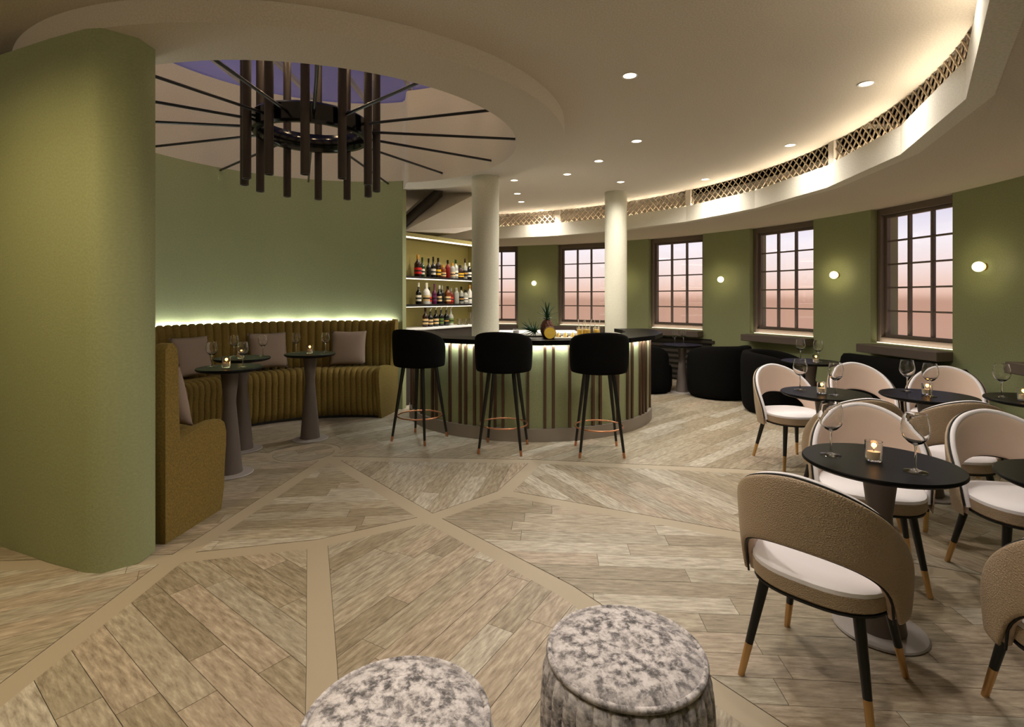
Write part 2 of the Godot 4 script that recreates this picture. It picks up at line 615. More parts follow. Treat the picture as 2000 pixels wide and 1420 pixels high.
func room() -> void:
	var N := 144
	# base slab under everything
	struct("floor", MB.new().prism(circle_pts(WC, WR + 0.5, 96), -0.25, -0.0022), M.band_tan, "smooth tan inlay floor of the round bar room")
	# ceiling: flat disc out to the cove, with the dropped ring round the skylight
	var ang := hole_angles()
	var hole := PackedVector2Array()
	var ring := PackedVector2Array()
	var cov := PackedVector2Array()
	for a in ang:
		var d := Vector2(cos(deg_to_rad(a)), sin(deg_to_rad(a)))
		hole.append(HC + d * (hole_r(a) + (0.03 if a > 83.4 and a < 206.0 else 0.0)))
		ring.append(HC + d * maxf(2.13, hole_r(a) + 0.09))
		cov.append(ray_circle(HC, deg_to_rad(a), CC, 5.12))
	var c := setting("ceiling", "beige plaster ceiling, round and flat, with a dropped ring about the skylight")
	part("ceiling_disc", MB.new().slab(ring, cov, CEIL, CEIL + 0.25), M.plaster, c)
	part("dropped_ring", MB.new().slab(hole, ring, RINGY, CEIL + 0.25), M.plaster, c)
	part("cove_back", MB.new().arc(CC, 5.10, 5.16, 0, 360, LEDGE - 0.02, CEIL + 0.25, N), M.plaster, c)
	# lower soffit over the windows with its faceted white fascia
	var fin := PackedVector2Array()
	var fout := PackedVector2Array()
	for i in N:
		var a := TAU * i / N
		fin.append(ray_circle(CC, a, CC, 4.76))
		fout.append(ray_circle(CC, a, WC, WR + 0.45))
	part("soffit", MB.new().slab(fin, fout, SOFFIT, LEDGE), M.plaster, c)
	part("fascia", MB.new().arc(CC, 4.68, 4.80, 0, 360, SOFFIT - 0.004, LEDGE + 0.002, 24, true), M.white_paint, c)
	part("roof_slab", MB.new().slab(fin, fout, LEDGE + 0.24, LEDGE + 0.5), M.plaster, c)
	# posts and diamond lattice of the cove, one panel every 30 degrees
	var names := {
		-60: "bronze diamond lattice panel of the ceiling cove, at the picture's upper right corner",
		-30: "bronze diamond lattice panel of the cove, above the window nearest the dining chairs",
		0: "bronze diamond lattice panel of the cove, above the second and third windows from the right",
		30: "bronze diamond lattice panel of the cove, just right of the cream column",
		60: "bronze diamond lattice panel of the cove, between the two columns",
		90: "short stretch of bronze diamond lattice by the sloping bulkhead over the bottle shelves"}
	for a in range(0, 360, 30):
		part("lattice_post", MB.new().arc(CC, 4.72, 4.79, a - 0.55, a + 0.55, LEDGE, CEIL, 2), M.plaster, c)
	var lat := MB.new()
	lat.grp = -1
	var rise := CEIL - LEDGE
	var step := 30.0 / 24.0
	var run := 3.0
	for k in range(-3, 24):
		for dirn in [0, 1]:
			# one thin bar, clipped to the panel
			var t0 := maxf(0.0, -k * step / run)
			var t1 := minf(1.0, (30.0 - k * step) / run)
			if t1 - t0 < 0.05: continue
			var rows := []
			for q in 4:
				var t := lerpf(t0, t1, q / 3.0)
				var aa := k * step + t * run
				if dirn == 1: aa = 30.0 - aa
				var y := LEDGE + t * rise
				var r0: float = 4.735 + 0.012 * dirn
				var wdt := 0.08
				rows.append(PackedVector3Array([pol(Vector2.ZERO, r0, aa - wdt, y), pol(Vector2.ZERO, r0, aa + wdt, y), pol(Vector2.ZERO, r0 + 0.011, aa + wdt, y), pol(Vector2.ZERO, r0 + 0.011, aa - wdt, y)]))
			lat.loft(rows)
	var lm := lat.mesh()
	for a in range(-60, 300, 30):
		if names.has(a):
			var o := part("lattice_panel", lm, M.lattice_bronze, c, V(CC.x, 0, CC.y))
			o.rotation.y = deg_to_rad(a)
			tag(o, names[a])
		else:
			var o := part("lattice_panel", lm, M.lattice_bronze, c, V(CC.x, 0, CC.y))
			o.rotation.y = deg_to_rad(a)
	# cove lighting on the ledge behind the lattice
	var led := setting("trim_1", "lit strip lying on the ledge of the ceiling cove")
	for i in 24:
		var a := i * 15.0 + 7.5
		part("led_strip", MB.new().arc(CC, 4.705, 4.72, a - 7.2, a + 7.2, LEDGE + 0.003, LEDGE + 0.010, 6), M.led_warm, led)
		var p := pol(CC, 4.712, a, LEDGE + 0.014)
		var inw := (V(CC.x, p.y, CC.y) - p).normalized()
		area(p, Vector3.UP + inw * 0.35, Vector2(1.2, 0.014), 0.36, WARM, inw.cross(Vector3.UP))

func inset(poly: PackedVector2Array, by: float) -> Array:
	return Geometry2D.offset_polygon(poly, -by, Geometry2D.JOIN_MITER)

func floor_pattern() -> void:
	# fields of weathered oak planks between the tan inlay bands (x, depth)
	var S := Vector2(-0.54, 3.49)
	var J := Vector2(-1.87, 2.95)
	var Nn := Vector2(-1.66, 4.80)
	var Mm := Vector2(0.22, 4.70)
	var K := Vector2(-0.06, 3.95)
	var T := Vector2(-1.15, 3.13)
	var fields := [
		[60.0, [T, S, Vector2(0.26, 2.64), Vector2(0.81, 1.87), Vector2(1.95, 0.27), Vector2(-0.08, 0.3), Vector2(-0.75, 2.09)]],
		[142.0, [J, T, Vector2(-0.75, 2.09), Vector2(-0.08, 0.3), Vector2(-1.87, 0.3)]],
		[30.0, [J, Vector2(-1.87, 0.3), Vector2(-5.0, 0.3), Vector2(-5.0, 2.85), Vector2(-2.77, 2.87)]],
		[6.0, [J, Nn, S, T]],
		[80.0, [Nn, S, K, Mm]],
		[-4.0, [S, K, Vector2(1.4, 3.23), Vector2(3.6, 2.15), Vector2(4.4, 0.27), Vector2(1.95, 0.27), Vector2(0.81, 1.87), Vector2(0.26, 2.64)]],
		[117.0, [K, Mm, Vector2(1.93, 4.44), Vector2(4.7, 3.95), Vector2(4.7, 1.6), Vector2(3.6, 2.15), Vector2(1.4, 3.23)]],
		[42.0, [Nn, Mm, Vector2(1.93, 4.44), Vector2(4.8, 3.93), Vector2(4.8, 11.5), Vector2(-3.9, 11.5), Vector2(-3.9, 5.2)]],
		[10.0, [J, Nn, Vector2(-3.9, 5.2), Vector2(-3.9, 2.87), Vector2(-2.77, 2.87)]],
	]
	var oval := circle_pts(Vector2(-1.95, 4.97), 0.33, 24)
	var oval_in := circle_pts(Vector2(-1.95, 4.97), 0.27, 24)
	var room_c := circle_pts(WC, WR, 96)
	var holes := [circle_pts(KC, 1.50, 48)]
	var all := []
	var joints := MB.new()
	fields.append([35.0, oval_in])
	for fi in fields.size():
		var f: Array = fields[fi]
		var polys := [PackedVector2Array(f[1])]
		if fi < fields.size() - 1:
			polys = inset(polys[0], 0.058)
			var nxt := []
			for p in polys:
				for q in Geometry2D.intersect_polygons(p, room_c): nxt.append(q)
			polys = nxt
			nxt = []
			for p in polys:
				for q in Geometry2D.clip_polygons(p, oval): nxt.append(q)
			polys = nxt
		for poly in polys:
			if Geometry2D.is_polygon_clockwise(poly) and fi == 7: continue
			# a dark joint line shows along the edges of the field
			for q in Geometry2D.offset_polygon(poly, 0.0016, Geometry2D.JOIN_MITER):
				joints.prism(q, -0.004, -0.0016)
			var a := deg_to_rad(f[0])
			var ux := Vector2(cos(a), sin(a))
			var uy := Vector2(-sin(a), cos(a))
			var lo := Vector2(1e9, 1e9)
			var hi := -lo
			for p in poly:
				var q := Vector2(p.dot(ux), p.dot(uy))
				lo = lo.min(q)
				hi = hi.max(q)
			var wd := 0.135
			var ln := 0.92
			var row := 0
			var y := lo.y
			while y < hi.y:
				var x := lo.x - rng.randf() * ln
				while x < hi.x:
					var L := ln * rng.randf_range(0.7, 1.15)
					var gp := 0.0011
					var rect := PackedVector2Array()
					for cnr in [Vector2(x + gp, y + gp), Vector2(x + L - gp, y + gp), Vector2(x + L - gp, y + wd - gp), Vector2(x + gp, y + wd - gp)]:
						rect.append(ux * cnr.x + uy * cnr.y)
					for piece in Geometry2D.intersect_polygons(rect, poly):
						var ar := 0.0
						var mid := Vector2.ZERO
						for i in piece.size():
							ar += piece[i].cross(piece[(i + 1) % piece.size()]) / 2.0
							mid += piece[i] / piece.size()
						ar = absf(ar)
						if ar < 0.00004 or mid.distance_to(KC) < 0.95: continue
						var seen := ar / maxf(0.2, pow(mid.y, 3.0))
						if mid.y < 1.7 or absf(mid.x) > mid.y * 0.97 + 0.1: seen *= 0.02
						all.append({"p": piece, "ux": ux, "uy": uy, "seen": seen, "o": Vector2(rng.randf() * 7, rng.randf() * 7), "m": rng.randi() % 7, "dy": rng.randf() * 0.0006, "mid": mid})
					x += L
				y += wd
				row += 1
	var fl := get_node("floor")
	part("joint_bed", joints, M.joint_dark, fl)
	all.sort_custom(func(p, q): return p.seen > q.seen)
	var rest := []
	for i in 7: rest.append([])
	for i in all.size():
		if i < 300:
			part("plank", plank_mesh([all[i]]), M["plank_%d" % all[i].m], fl)
		else:
			rest[all[i].m].append(all[i])
	for i in 7:
		var o := part("far_planks", plank_mesh(rest[i]), M["plank_%d" % i], fl)
		tag(o, "", "", "", "stuff")

func plank_mesh(list: Array) -> ArrayMesh:
	var st := SurfaceTool.new()
	st.begin(Mesh.PRIMITIVE_TRIANGLES)
	st.set_smooth_group(-1)
	for k in list:
		var p: PackedVector2Array = k.p
		if Geometry2D.is_polygon_clockwise(p): p.reverse()
		var top: float = -0.0006 + k.dy
		var n := p.size()
		var put := func(q: Vector2, y: float) -> void:
			st.set_uv(Vector2(q.dot(k.ux), q.dot(k.uy)) + k.o)
			st.add_vertex(Vector3(q.x, y, -q.y))
		# p runs counter-clockwise in (x, depth): seen from above that is counter-clockwise too, so reverse for Godot
		for i in range(1, n - 1):
			put.call(p[0], top); put.call(p[i + 1], top); put.call(p[i], top)
		for i in n:
			var a := p[i]
			var b := p[(i + 1) % n]
			put.call(a, -0.0022); put.call(b, top); put.call(b, -0.0022)
			put.call(a, -0.0022); put.call(a, top); put.call(b, top)
	st.generate_normals()
	st.generate_tangents()
	return st.commit()

func skylight_well() -> void:
	var inn := PackedVector2Array()
	var out := PackedVector2Array()
	for a in hole_angles():
		var d := Vector2(cos(deg_to_rad(a)), sin(deg_to_rad(a)))
		inn.append(HC + d * (hole_r(a) + 0.001))
		out.append(HC + d * (hole_r(a) + 0.12))
	var w := setting("wall_skylight", "cream plaster drum rising to the skylight")
	part("drum", MB.new().slab(inn, out, 2.972, 4.0), M.plaster, w)
	# flat glazed roof over the drum: panes between slim bars
	var sky := setting("window_7", "flat glazed skylight over the round well, violet dusk behind it")
	var y := 4.0
	var x := -3.9
	var n := 0
	while x < 0.15:
		var strip := PackedVector2Array([Vector2(x, 2.5), Vector2(x + 0.66, 2.5), Vector2(x + 0.66, 7.6), Vector2(x, 7.6)])
		for q in Geometry2D.intersect_polygons(strip, out):
			part("pane", MB.new().prism(q, y, y + 0.012), M.pane, sky)
		if n > 0:
			for q in Geometry2D.intersect_polygons(PackedVector2Array([Vector2(x - 0.02, 2.5), Vector2(x + 0.02, 2.5), Vector2(x + 0.02, 7.6), Vector2(x - 0.02, 7.6)]), out):
				part("glazing_bar", MB.new().prism(q, y + 0.013, y + 0.07), M.brown_frame, sky)
		x += 0.66
		n += 1

func window_wall() -> void:
	var first := 7.8
	var stp := 17.85
	var half := 4.95
	var y0 := 0.90
	var y1 := SOFFIT + 0.01
	var thick := 0.42
	var w := setting("wall_outer", "sage green curved wall with tall windows")
	var wins := []
	for k in range(-1, 5): wins.append(first + stp * k)
	var a := -180.0
	for k in wins.size():
		var l: float = wins[k] - half
		part("wall_pier", MB.new().arc(WC, WR, WR + thick, a, l, 0, y1 + 0.2, maxi(4, int((l - a) / 1.5))), M.green_paint, w)
		part("wall_apron", MB.new().arc(WC, WR, WR + thick, l, l + half * 2, 0, y0, 8), M.green_paint, w)
		part("wall_head", MB.new().arc(WC, WR, WR + thick, l, l + half * 2, y1, y1 + 0.2, 8), M.green_paint, w)
		a = l + half * 2
	part("wall_pier", MB.new().arc(WC, WR, WR + thick, a, 180.0, 0, y1 + 0.2, 60), M.green_paint, w)
	var where := ["partly cut off at the right edge of the picture", "nearest the dining chairs, at the right", "second full window from the right, over the black sofa", "just right of the cream column", "behind the pineapple, left of the cream column", "half hidden by the grey-green column"]
	for k in wins.size():
		var c: float = wins[k]
		var wd := 2.0 * WR * tan(deg_to_rad(half)) + 0.012
		# local frame: origin on the inner wall face at floor, +x along the wall, -z outwards
		var o := setting("window_%d" % (k + 1), "tall brown window of fifteen panes, " + where[k], pol(WC, WR, c, 0), deg_to_rad(c - 90.0))
		var fy0 := y0
		var fy1 := y1
		var fz := -0.13
		var fr := MB.new()
		for s in [-1, 1]:
			fr.box(Vector3(s * (wd / 2 - 0.03), (fy0 + fy1) / 2, fz), Vector3(0.06, fy1 - fy0, 0.12), Basis.IDENTITY, 0.006)
		fr.box(Vector3(0, fy1 - 0.045, fz), Vector3(wd - 0.11, 0.09, 0.118), Basis.IDENTITY, 0.006)
		fr.box(Vector3(0, fy0 + 0.035, fz), Vector3(wd - 0.11, 0.07, 0.118), Basis.IDENTITY, 0.006)
		part("frame", fr, M.brown_frame, o)
		var gx := wd / 2 - 0.06
		var gy0 := fy0 + 0.07
		var gy1 := fy1 - 0.09
		var sash := MB.new()
		for s in [-1, 1]:
			sash.box(Vector3(s * (gx - 0.018), (gy0 + gy1) / 2, fz - 0.02), Vector3(0.036, gy1 - gy0, 0.05), Basis.IDENTITY, 0.004)
		sash.box(Vector3(0, gy1 - 0.018, fz - 0.02), Vector3(gx * 2 - 0.07, 0.036, 0.049), Basis.IDENTITY, 0.004)
		sash.box(Vector3(0, gy0 + 0.018, fz - 0.02), Vector3(gx * 2 - 0.07, 0.036, 0.049), Basis.IDENTITY, 0.004)
		part("sash", sash, M.brown_frame, o)
		var px := gx - 0.036
		var py0 := gy0 + 0.036
		var py1 := gy1 - 0.036
		for i in [1, 2]:
			part("muntin", MB.new().box(Vector3(-px + 2 * px * i / 3.0, (py0 + py1) / 2, fz - 0.02), Vector3(0.032, py1 - py0, 0.045), Basis.IDENTITY, 0.004), M.brown_frame, o)
		for i in range(1, 5):
			part("muntin", MB.new().box(Vector3(0, lerpf(py0, py1, i / 5.0), fz - 0.021), Vector3(px * 2, 0.020, 0.038), Basis.IDENTITY, 0.003), M.brown_frame, o)
		var pm := MB.new().box(Vector3.ZERO, Vector3(px * 2 / 3.0, (py1 - py0) / 5.0, 0.004)).mesh()
		for i in 3:
			for j in 5:
				part("pane", pm, M.pane, o, Vector3(-px + px * 2 * (i + 0.5) / 3.0, lerpf(py0, py1, (j + 0.5) / 5.0), fz - 0.03))
		# deep outer reveal of ochre render, and the brown ledge inside
		part("outer_sill", MB.new().box(Vector3(0, y0 - 0.004, -0.31), Vector3(wd - 0.02, 0.03, 0.22)), M.outer_reveal, o)
		part("ledge", MB.new().box(Vector3(0, 0.835, 0.075), Vector3(wd, 0.10, 0.29), Basis.IDENTITY, 0.006), M.ledge_brown, o)
		part("led_strip", MB.new().box(Vector3(0, y0 + 0.004, -0.035), Vector3(wd - 0.1, 0.008, 0.02)), M.led_warm, o)
		var p := pol(WC, WR + 0.03, c, y0 + 0.014)
		var outw := (p - V(WC.x, p.y, WC.y)).normalized()
		area(p, Vector3.UP * 0.8 + outw * 1.0, Vector2(wd - 0.12, 0.02), 0.08, WARM, outw.cross(Vector3.UP))
	# dark slatted panel below the ledge right of the bar
	var t := part("slatted_panel", MB.new().box(Vector3(0, 0.38, 0.012), Vector3(1.5, 0.74, 0.016)), M.black_shelf, w, pol(WC, WR - 0.02, first + stp * 2, 0))
	t.rotation.y = deg_to_rad(first + stp * 2 - 90.0)
	tag(t, "black horizontal slat panel below the window right of the bar")
	for i in 8:
		part("slat", MB.new().box(Vector3(0, 0.06 + i * 0.092, 0.036), Vector3(1.5, 0.05, 0.032), Basis.IDENTITY, 0.005), M.dark_timber, t)
	# globe sconces
	var sl := ["globe wall light right of the window nearest the dining chairs", "globe wall light between the two windows at the right", "globe wall light right of the window beside the cream column", "globe wall light half hidden by the cream column", "globe wall light behind the pineapple, left of its window"]
	sl.append("globe wall light just beyond the right edge of the picture")
	for k in [0, 1, 2, 3, 4, -1]:
		var ag: float = -0.6 + 17.85 * k
		var s := thing("globe_sconce", "small glowing " + sl[k], "wall light", pol(WC, WR, ag, 1.755), deg_to_rad(ag - 90.0), "globe wall lights")
		var bk := MB.new().tube([Vector3(0, 0, 0), Vector3(0, 0, 0.018)], 0.035, -1, 20)
		part("backplate", bk, M.brass, s)
		var gl := SphereMesh.new()
		gl.radius = 0.05
		gl.height = 0.10
		part("globe", gl, M.sconce_glow, s, Vector3(0, 0, 0.062))
		omni(pol(WC, WR - 0.062, ag, 1.755), 0.08, Color(1.0, 0.92, 0.70), 0.045)

func lights_in_ceiling() -> void:
	var spots := [[0.82, 3.69, "largest, above the middle of the floor"], [1.23, 5.23, "next behind the largest"], [0.98, 5.99, "third of the inner row"], [0.69, 6.63, "fourth of the inner row"], [1.45, 7.07, "just above the cream column"], [0.08, 7.86, "upper one of the close pair by the grey-green column"], [0.15, 8.53, "lower one of the close pair by the grey-green column"], [0.03, 6.97, "small one beside the top of the grey-green column"], [0.52, 9.33, "farthest, close to the cove lattice"], [2.52, 6.91, "near the cove, right of the cream column"], [2.82, 5.37, "near the cove, middle of the right-hand row"], [2.56, 3.83, "near the cove, closest at the right"]]
	var hidden := [[0.35, 2.35, 2.0, "in front of the largest one"], [-0.75, 1.7, 2.0, "over the open floor"], [1.95, 2.35, 1.3, "over the front round table"], [1.1, 1.2, 1.0, "over the chair in front"], [-2.2, 1.75, 2.4, "nearest the rounded corner of the green pier"], [-0.3, 0.9, 1.6, "over the poufs"], [-3.0, 2.0, 2.8, "nearest the broad face of the green pier"]]
	var ring := MB.new().lathe([Vector2(0.045, 0.0), Vector2(0.056, -0.002), Vector2(0.056, -0.006), Vector2(0.045, -0.004), Vector2(0.045, 0.0)], 24).mesh()
	var disc := MB.new().lathe([Vector2(0.0, -0.0005), Vector2(0.044, -0.0005), Vector2(0.044, -0.003), Vector2(0.0, -0.003)], 24).mesh()
	for s in spots:
		var t := thing("downlight", "round recessed ceiling downlight, " + s[2], "downlight", V(s[0], CEIL, s[1]), 0.0, "recessed downlights")
		part("trim_ring", ring, M.trim_white, t)
		part("lens", disc, M.downlight_glow, t)
		spot(V(s[0], CEIL - 0.012, s[1]), 3.3 if s[1] > 6.8 else 2.9 if s[0] > 1.1 and s[0] < 2.0 else 2.1)
	for s: Array in hidden:
		var t := thing("downlight", "round recessed ceiling downlight out of view, " + s[3], "downlight", V(s[0], CEIL, s[1]), 0.0, "recessed downlights out of view")
		part("trim_ring", ring, M.trim_white, t)
		part("lens", disc, M.downlight_glow, t)
		spot(V(s[0], CEIL - 0.012, s[1]), s[2], 80.0, Color(1.0, 0.90, 0.68) if s[0] < -2.0 else Color(1.0, 0.965, 0.91))

func pillar_and_columns() -> void:
	# broad pier with rounded corners at the left
	var raw := PackedVector2Array([Vector2(-2.04, 2.775), Vector2(-2.25, 2.795), Vector2(-2.53, 2.90), Vector2(-3.0, 3.10), Vector2(-3.55, 3.40), Vector2(-3.55, 3.68), Vector2(-2.5, 3.22), Vector2(-2.04, 3.12)])
	var p := PackedVector2Array()
	for q in Geometry2D.offset_polygon(raw, -0.11, Geometry2D.JOIN_MITER):
		for r in Geometry2D.offset_polygon(q, 0.11, Geometry2D.JOIN_ROUND): p = r
	var pier := MB.new()
	pier.start()
	for i in p.size():
		var a := p[i]
		var b := p[(i + 1) % p.size()]
		pier.quad(Vector3(a.x, 0, -a.y), Vector3(b.x, 0, -b.y), Vector3(b.x, RINGY, -b.y), Vector3(a.x, RINGY, -a.y))
	pier.close()
	struct("wall_pier_left", pier, M.green_paint, "broad sage green pier with rounded corners at the left")
	struct("column_left", MB.new().lathe([Vector2(0, 0), Vector2(0.16, 0), Vector2(0.16, RINGY), Vector2(0, RINGY)], 40, V(-0.314, 0, 6.25)), M.column_paint, "round grey-green column rising from behind the bar counter")
	struct("column_right", MB.new().lathe([Vector2(0, 0), Vector2(0.16, 0), Vector2(0.16, CEIL), Vector2(0, CEIL)], 40, V(1.527, 0, 7.79)), M.column_paint, "round cream column behind the right end of the bar")

# ---------------------------------------------------------------- the bar
func bar() -> void:
	var t := thing("bar_counter", "round sage green cocktail bar with bronze slats and black top", "bar", Vector3.ZERO)
	var a0 := -180.0
	var a1 := 14.0
	part("plinth", MB.new().arc(KC, 1.35, 1.53, a0, a1, 0, 0.13, 48), M.plinth_grey, t)
	part("front_panel", MB.new().arc(KC, 1.38, 1.495, a0, a1, 0.13, 0.978, 60), M.green_paint, t)
	var mids := [-168.7, -158.7, -146.7, -137.2, -134.4, -126.2, -120.9, -118.2, -114.2, -111.2, -105.5, -102.3, -92.6, -86.1, -82.8, -76.3, -66.2, -62.8, -53.5, -47.1, -43.8, -36.5, -28.8, -33.0, -18.0, -8.0, 4.0, -175.0]
	for a in mids:
		part("slat", MB.new().arc(KC, 1.497, 1.52, a - 0.5, a + 0.5, 0.132, 0.976, 1), M.bronze_slat, t)
	# counter of straight facets, wider at its left end
	var inn := PackedVector2Array()
	var out := PackedVector2Array()
	var st := [-182.0, -174.0, -160.0, -142.0, -124.0, -106.0, -88.0, -70.0, -52.0, -34.0, -16.0, 4.0, 16.0]
	for i in st.size():
		var a: float = deg_to_rad(st[i])
		var d := Vector2(cos(a), sin(a))
		inn.append(KC + d * 1.22)
		out.append(KC + d * (1.70 if i < 2 else 1.655))
	inn[inn.size() - 1] = KC + Vector2(cos(deg_to_rad(20.0)), sin(deg_to_rad(20.0))) * 1.25
	var top := MB.new().slab(inn, out, 0.982, 1.03, false)
	for k in top.g.size(): top.g[k] = -1
	part("counter_top", top, M.black_lacquer, t)
	part("shelf_inside", MB.new().arc(KC, 0.92, 1.375, a0, a1, 0.86, 0.90, 40), M.stone_white, t)
	part("led_strip", MB.new().arc(KC, 1.522, 1.532, a0, a1, 0.972, 0.98, 60), M.led_cool, t)
	for i in 13:
		var a := lerpf(-174.0, 8.0, i / 12.0)
		var p := pol(KC, 1.528, a, 0.969)
		var inw := (V(KC.x, p.y, KC.y) - p).normalized()
		area(p, Vector3.DOWN + inw * 0.25, Vector2(0.40, 0.012), 0.16, Color(0.98, 1.0, 0.97), inw.cross(Vector3.UP))
	# white island worktop inside the bar
	var w := thing("bar_worktop", "white stone worktop on a dark base inside the bar", "worktop", V(0.35, 0, 7.15))
	part("base", MB.new().box(Vector3(0, 0.48, 0), Vector3(1.0, 0.96, 0.5), Basis.IDENTITY, 0.01), M.dark_timber, w)
	part("slab", MB.new().box(Vector3(0, 0.98, 0), Vector3(1.06, 0.04, 0.56), Basis.IDENTITY, 0.006), M.stone_white, w)
	# things on the counter
	pineapple()
	var jl := ["tumbler of orange juice with straws, left one of the close pair", "tumbler of orange juice with straws, right one of the close pair", "tumbler of orange juice with two straws, standing apart at the right"]
	var jp := [V(0.705, 1.03, 5.48), V(0.782, 1.03, 5.50), V(0.875, 1.03, 5.48)]
	for i in 3:
		var g := thing("juice_glass", jl[i], "drink", jp[i], 0.4 * i, "juice tumblers on the bar")
		part("glass", tumbler(0.036, 0.115, 0.0022), M.thin_glass, g)
		part("juice", MB.new().lathe([Vector2(0, 0.008), Vector2(0.0325, 0.008), Vector2(0.0328, 0.092), Vector2(0, 0.092)], 24), M.juice, g)
		for s in [-1, 1]:
			part("straw", MB.new().tube([Vector3(0.004 * s, 0.05, 0.01 * s), Vector3(0.032 * s + 0.012, 0.20, 0.012 * s)], 0.0035), M.label_white, g)
	var cb := thing("cutting_board", "pale board under the cut pineapple slices on the bar", "board", V(0.545, 1.03, 5.50), 0.0)
	part("slab", MB.new().box(Vector3(0, 0.009, 0), Vector3(0.24, 0.018, 0.18), Basis.IDENTITY, 0.005), M.label_white, cb)
	var wedge_l := ["nearest the halved fruit", "in the middle of the board", "at the juice end of the board"]
	for i in 3:
		var s := thing("pineapple_wedge", "wedge of cut pineapple " + wedge_l[i], "fruit", V(0.48 + 0.075 * i, 1.049, 5.49), 1.5, "pineapple wedges on the board")
		var sec := []
		for k in 9:
			var x := lerpf(-0.06, 0.06, k / 8.0)
			var hgt := 0.052 * sqrt(maxf(0.02, 1.0 - pow(x / 0.063, 2)))
			sec.append(PackedVector3Array([Vector3(x, 0, -hgt * 0.6), Vector3(x, 0, hgt * 0.6), Vector3(x, hgt, 0)]))
		var wm := MB.new()
		wm.grp = -1
		part("flesh", wm.loft(sec), M.flesh_pale, s)
		part("rind", MB.new().tube([Vector3(-0.055, 0.008, 0.012), Vector3(-0.03, 0.009, 0.024), Vector3(0, 0.010, 0.027), Vector3(0.03, 0.009, 0.024), Vector3(0.055, 0.008, 0.012)], 0.007), M.pineapple_skin, s)
	var tl := thing("candle_tumbler", "white frosted candle tumbler on the bar left of the pineapple", "candle", V(0.043, 1.03, 5.56))
	part("glass", tumbler(0.034, 0.095, 0.003), M.thin_glass, tl)
	part("wax", MB.new().lathe([Vector2(0, 0.006), Vector2(0.03, 0.006), Vector2(0.03, 0.078), Vector2(0, 0.078)], 20), M.glass_white, tl)

func tumbler(r: float, h: float, w: float) -> ArrayMesh:
	return MB.new().lathe([Vector2(0, 0), Vector2(r * 0.86, 0), Vector2(r * 0.92, 0.004), Vector2(r, h), Vector2(r - w, h), Vector2(r * 0.92 - w, 0.009), Vector2(0, 0.008)], 28).mesh()

func leaf_mesh(len_: float, wid: float, bend: float) -> ArrayMesh:
	var rings := []
	for i in 7:
		var t := i / 6.0
		var w := wid * (0.55 + 0.9 * t) * (1.0 - t) * 1.35 + 0.0008
		var y := len_ * t - bend * 0.35 * t * t * len_
		var z := bend * len_ * t * t
		rings.append(PackedVector3Array([Vector3(-w, y, z + w * 0.35), Vector3(0, y + 0.001, z), Vector3(w, y, z + w * 0.35), Vector3(0, y - 0.001, z + 0.003)]))
	return MB.new().loft(rings).mesh()

func pineapple_body(h: float, r: float, half := false) -> ArrayMesh:
	# diamond bosses in spiral rows
	var rows := 18
	var seg := 44
	var rings := []
	for i in rows + 1:
		var t := float(i) / rows
		if half and t > 0.62: break
		var rr := r * pow(maxf(0.0, sin(PI * (0.08 + 0.86 * t))), 0.55)
		var ring := PackedVector3Array()
		for k in seg:
			var a := TAU * k / seg
			var b := 0.07 * r * absf(sin(a * 5.5 + t * 9.0)) * absf(sin(a * 5.5 - t * 9.0)) * 1.6
			ring.append(Vector3(cos(a) * (rr + b), t * h, sin(a) * (rr + b)))
		rings.append(ring)
	return MB.new().loft(rings).mesh()

func pineapple() -> void:
	var t := thing("pineapple", "whole pineapple with its green crown standing on the bar", "fruit", V(0.372, 1.03, 5.60))
	part("fruit", pineapple_body(0.19, 0.068), M.pineapple_skin, t)
	crown(t, Vector3(0, 0.183, 0), 1.0, Basis.IDENTITY)
	# halved fruit lying with its cut face to the room
	var h := thing("pineapple_half", "halved pineapple with its round yellow cut face to the room", "fruit", V(0.385, 1.094, 5.42), 0.0)
	var b := Basis(Vector3.RIGHT, deg_to_rad(80.0))
	var body := part("fruit", pineapple_body(0.19, 0.062, true), M.pineapple_skin, h)
	body.transform = Transform3D(Basis(Vector3.RIGHT, deg_to_rad(90.0)), Vector3(0, 0, -0.085))
	part("cut_face", MB.new().tube([Vector3(0, 0, 0.031), Vector3(0, 0, 0.038)], 0.058, -1, 36), M.pineapple_flesh, h)
	part("core", MB.new().tube([Vector3(0, 0, 0.037), Vector3(0, 0, 0.0395)], 0.014, -1, 20), M.flesh_pale, h)
	b = b
	var c := thing("pineapple_tuft", "cut green leafy pineapple crown lying on the bar", "fruit", V(0.255, 1.10, 5.50), 0.3)
	crown(c, Vector3.ZERO, 0.95, Basis(Vector3(0.25, 0, 1).normalized(), deg_to_rad(68.0)))

func crown(parent: Node3D, at: Vector3, sc: float, b: Basis) -> void:
	var r2 := RandomNumberGenerator.new()
	r2.seed = 5
	for tier in 4:
		var n := 9 - tier
		for k in n:
			var a := TAU * (k + 0.5 * tier) / n
			var lm := leaf_mesh((0.10 + 0.03 * tier) * sc * r2.randf_range(0.85, 1.1), 0.011 * sc, 0.55 - 0.13 * tier)
			var o := part("leaf", lm, M.leaf_green, parent, at)
			o.transform = Transform3D(b * Basis(Vector3.UP, a) * Basis(Vector3.RIGHT, deg_to_rad(42.0 - 12.0 * tier)), at + b * Vector3(0, 0.012 * tier, 0))

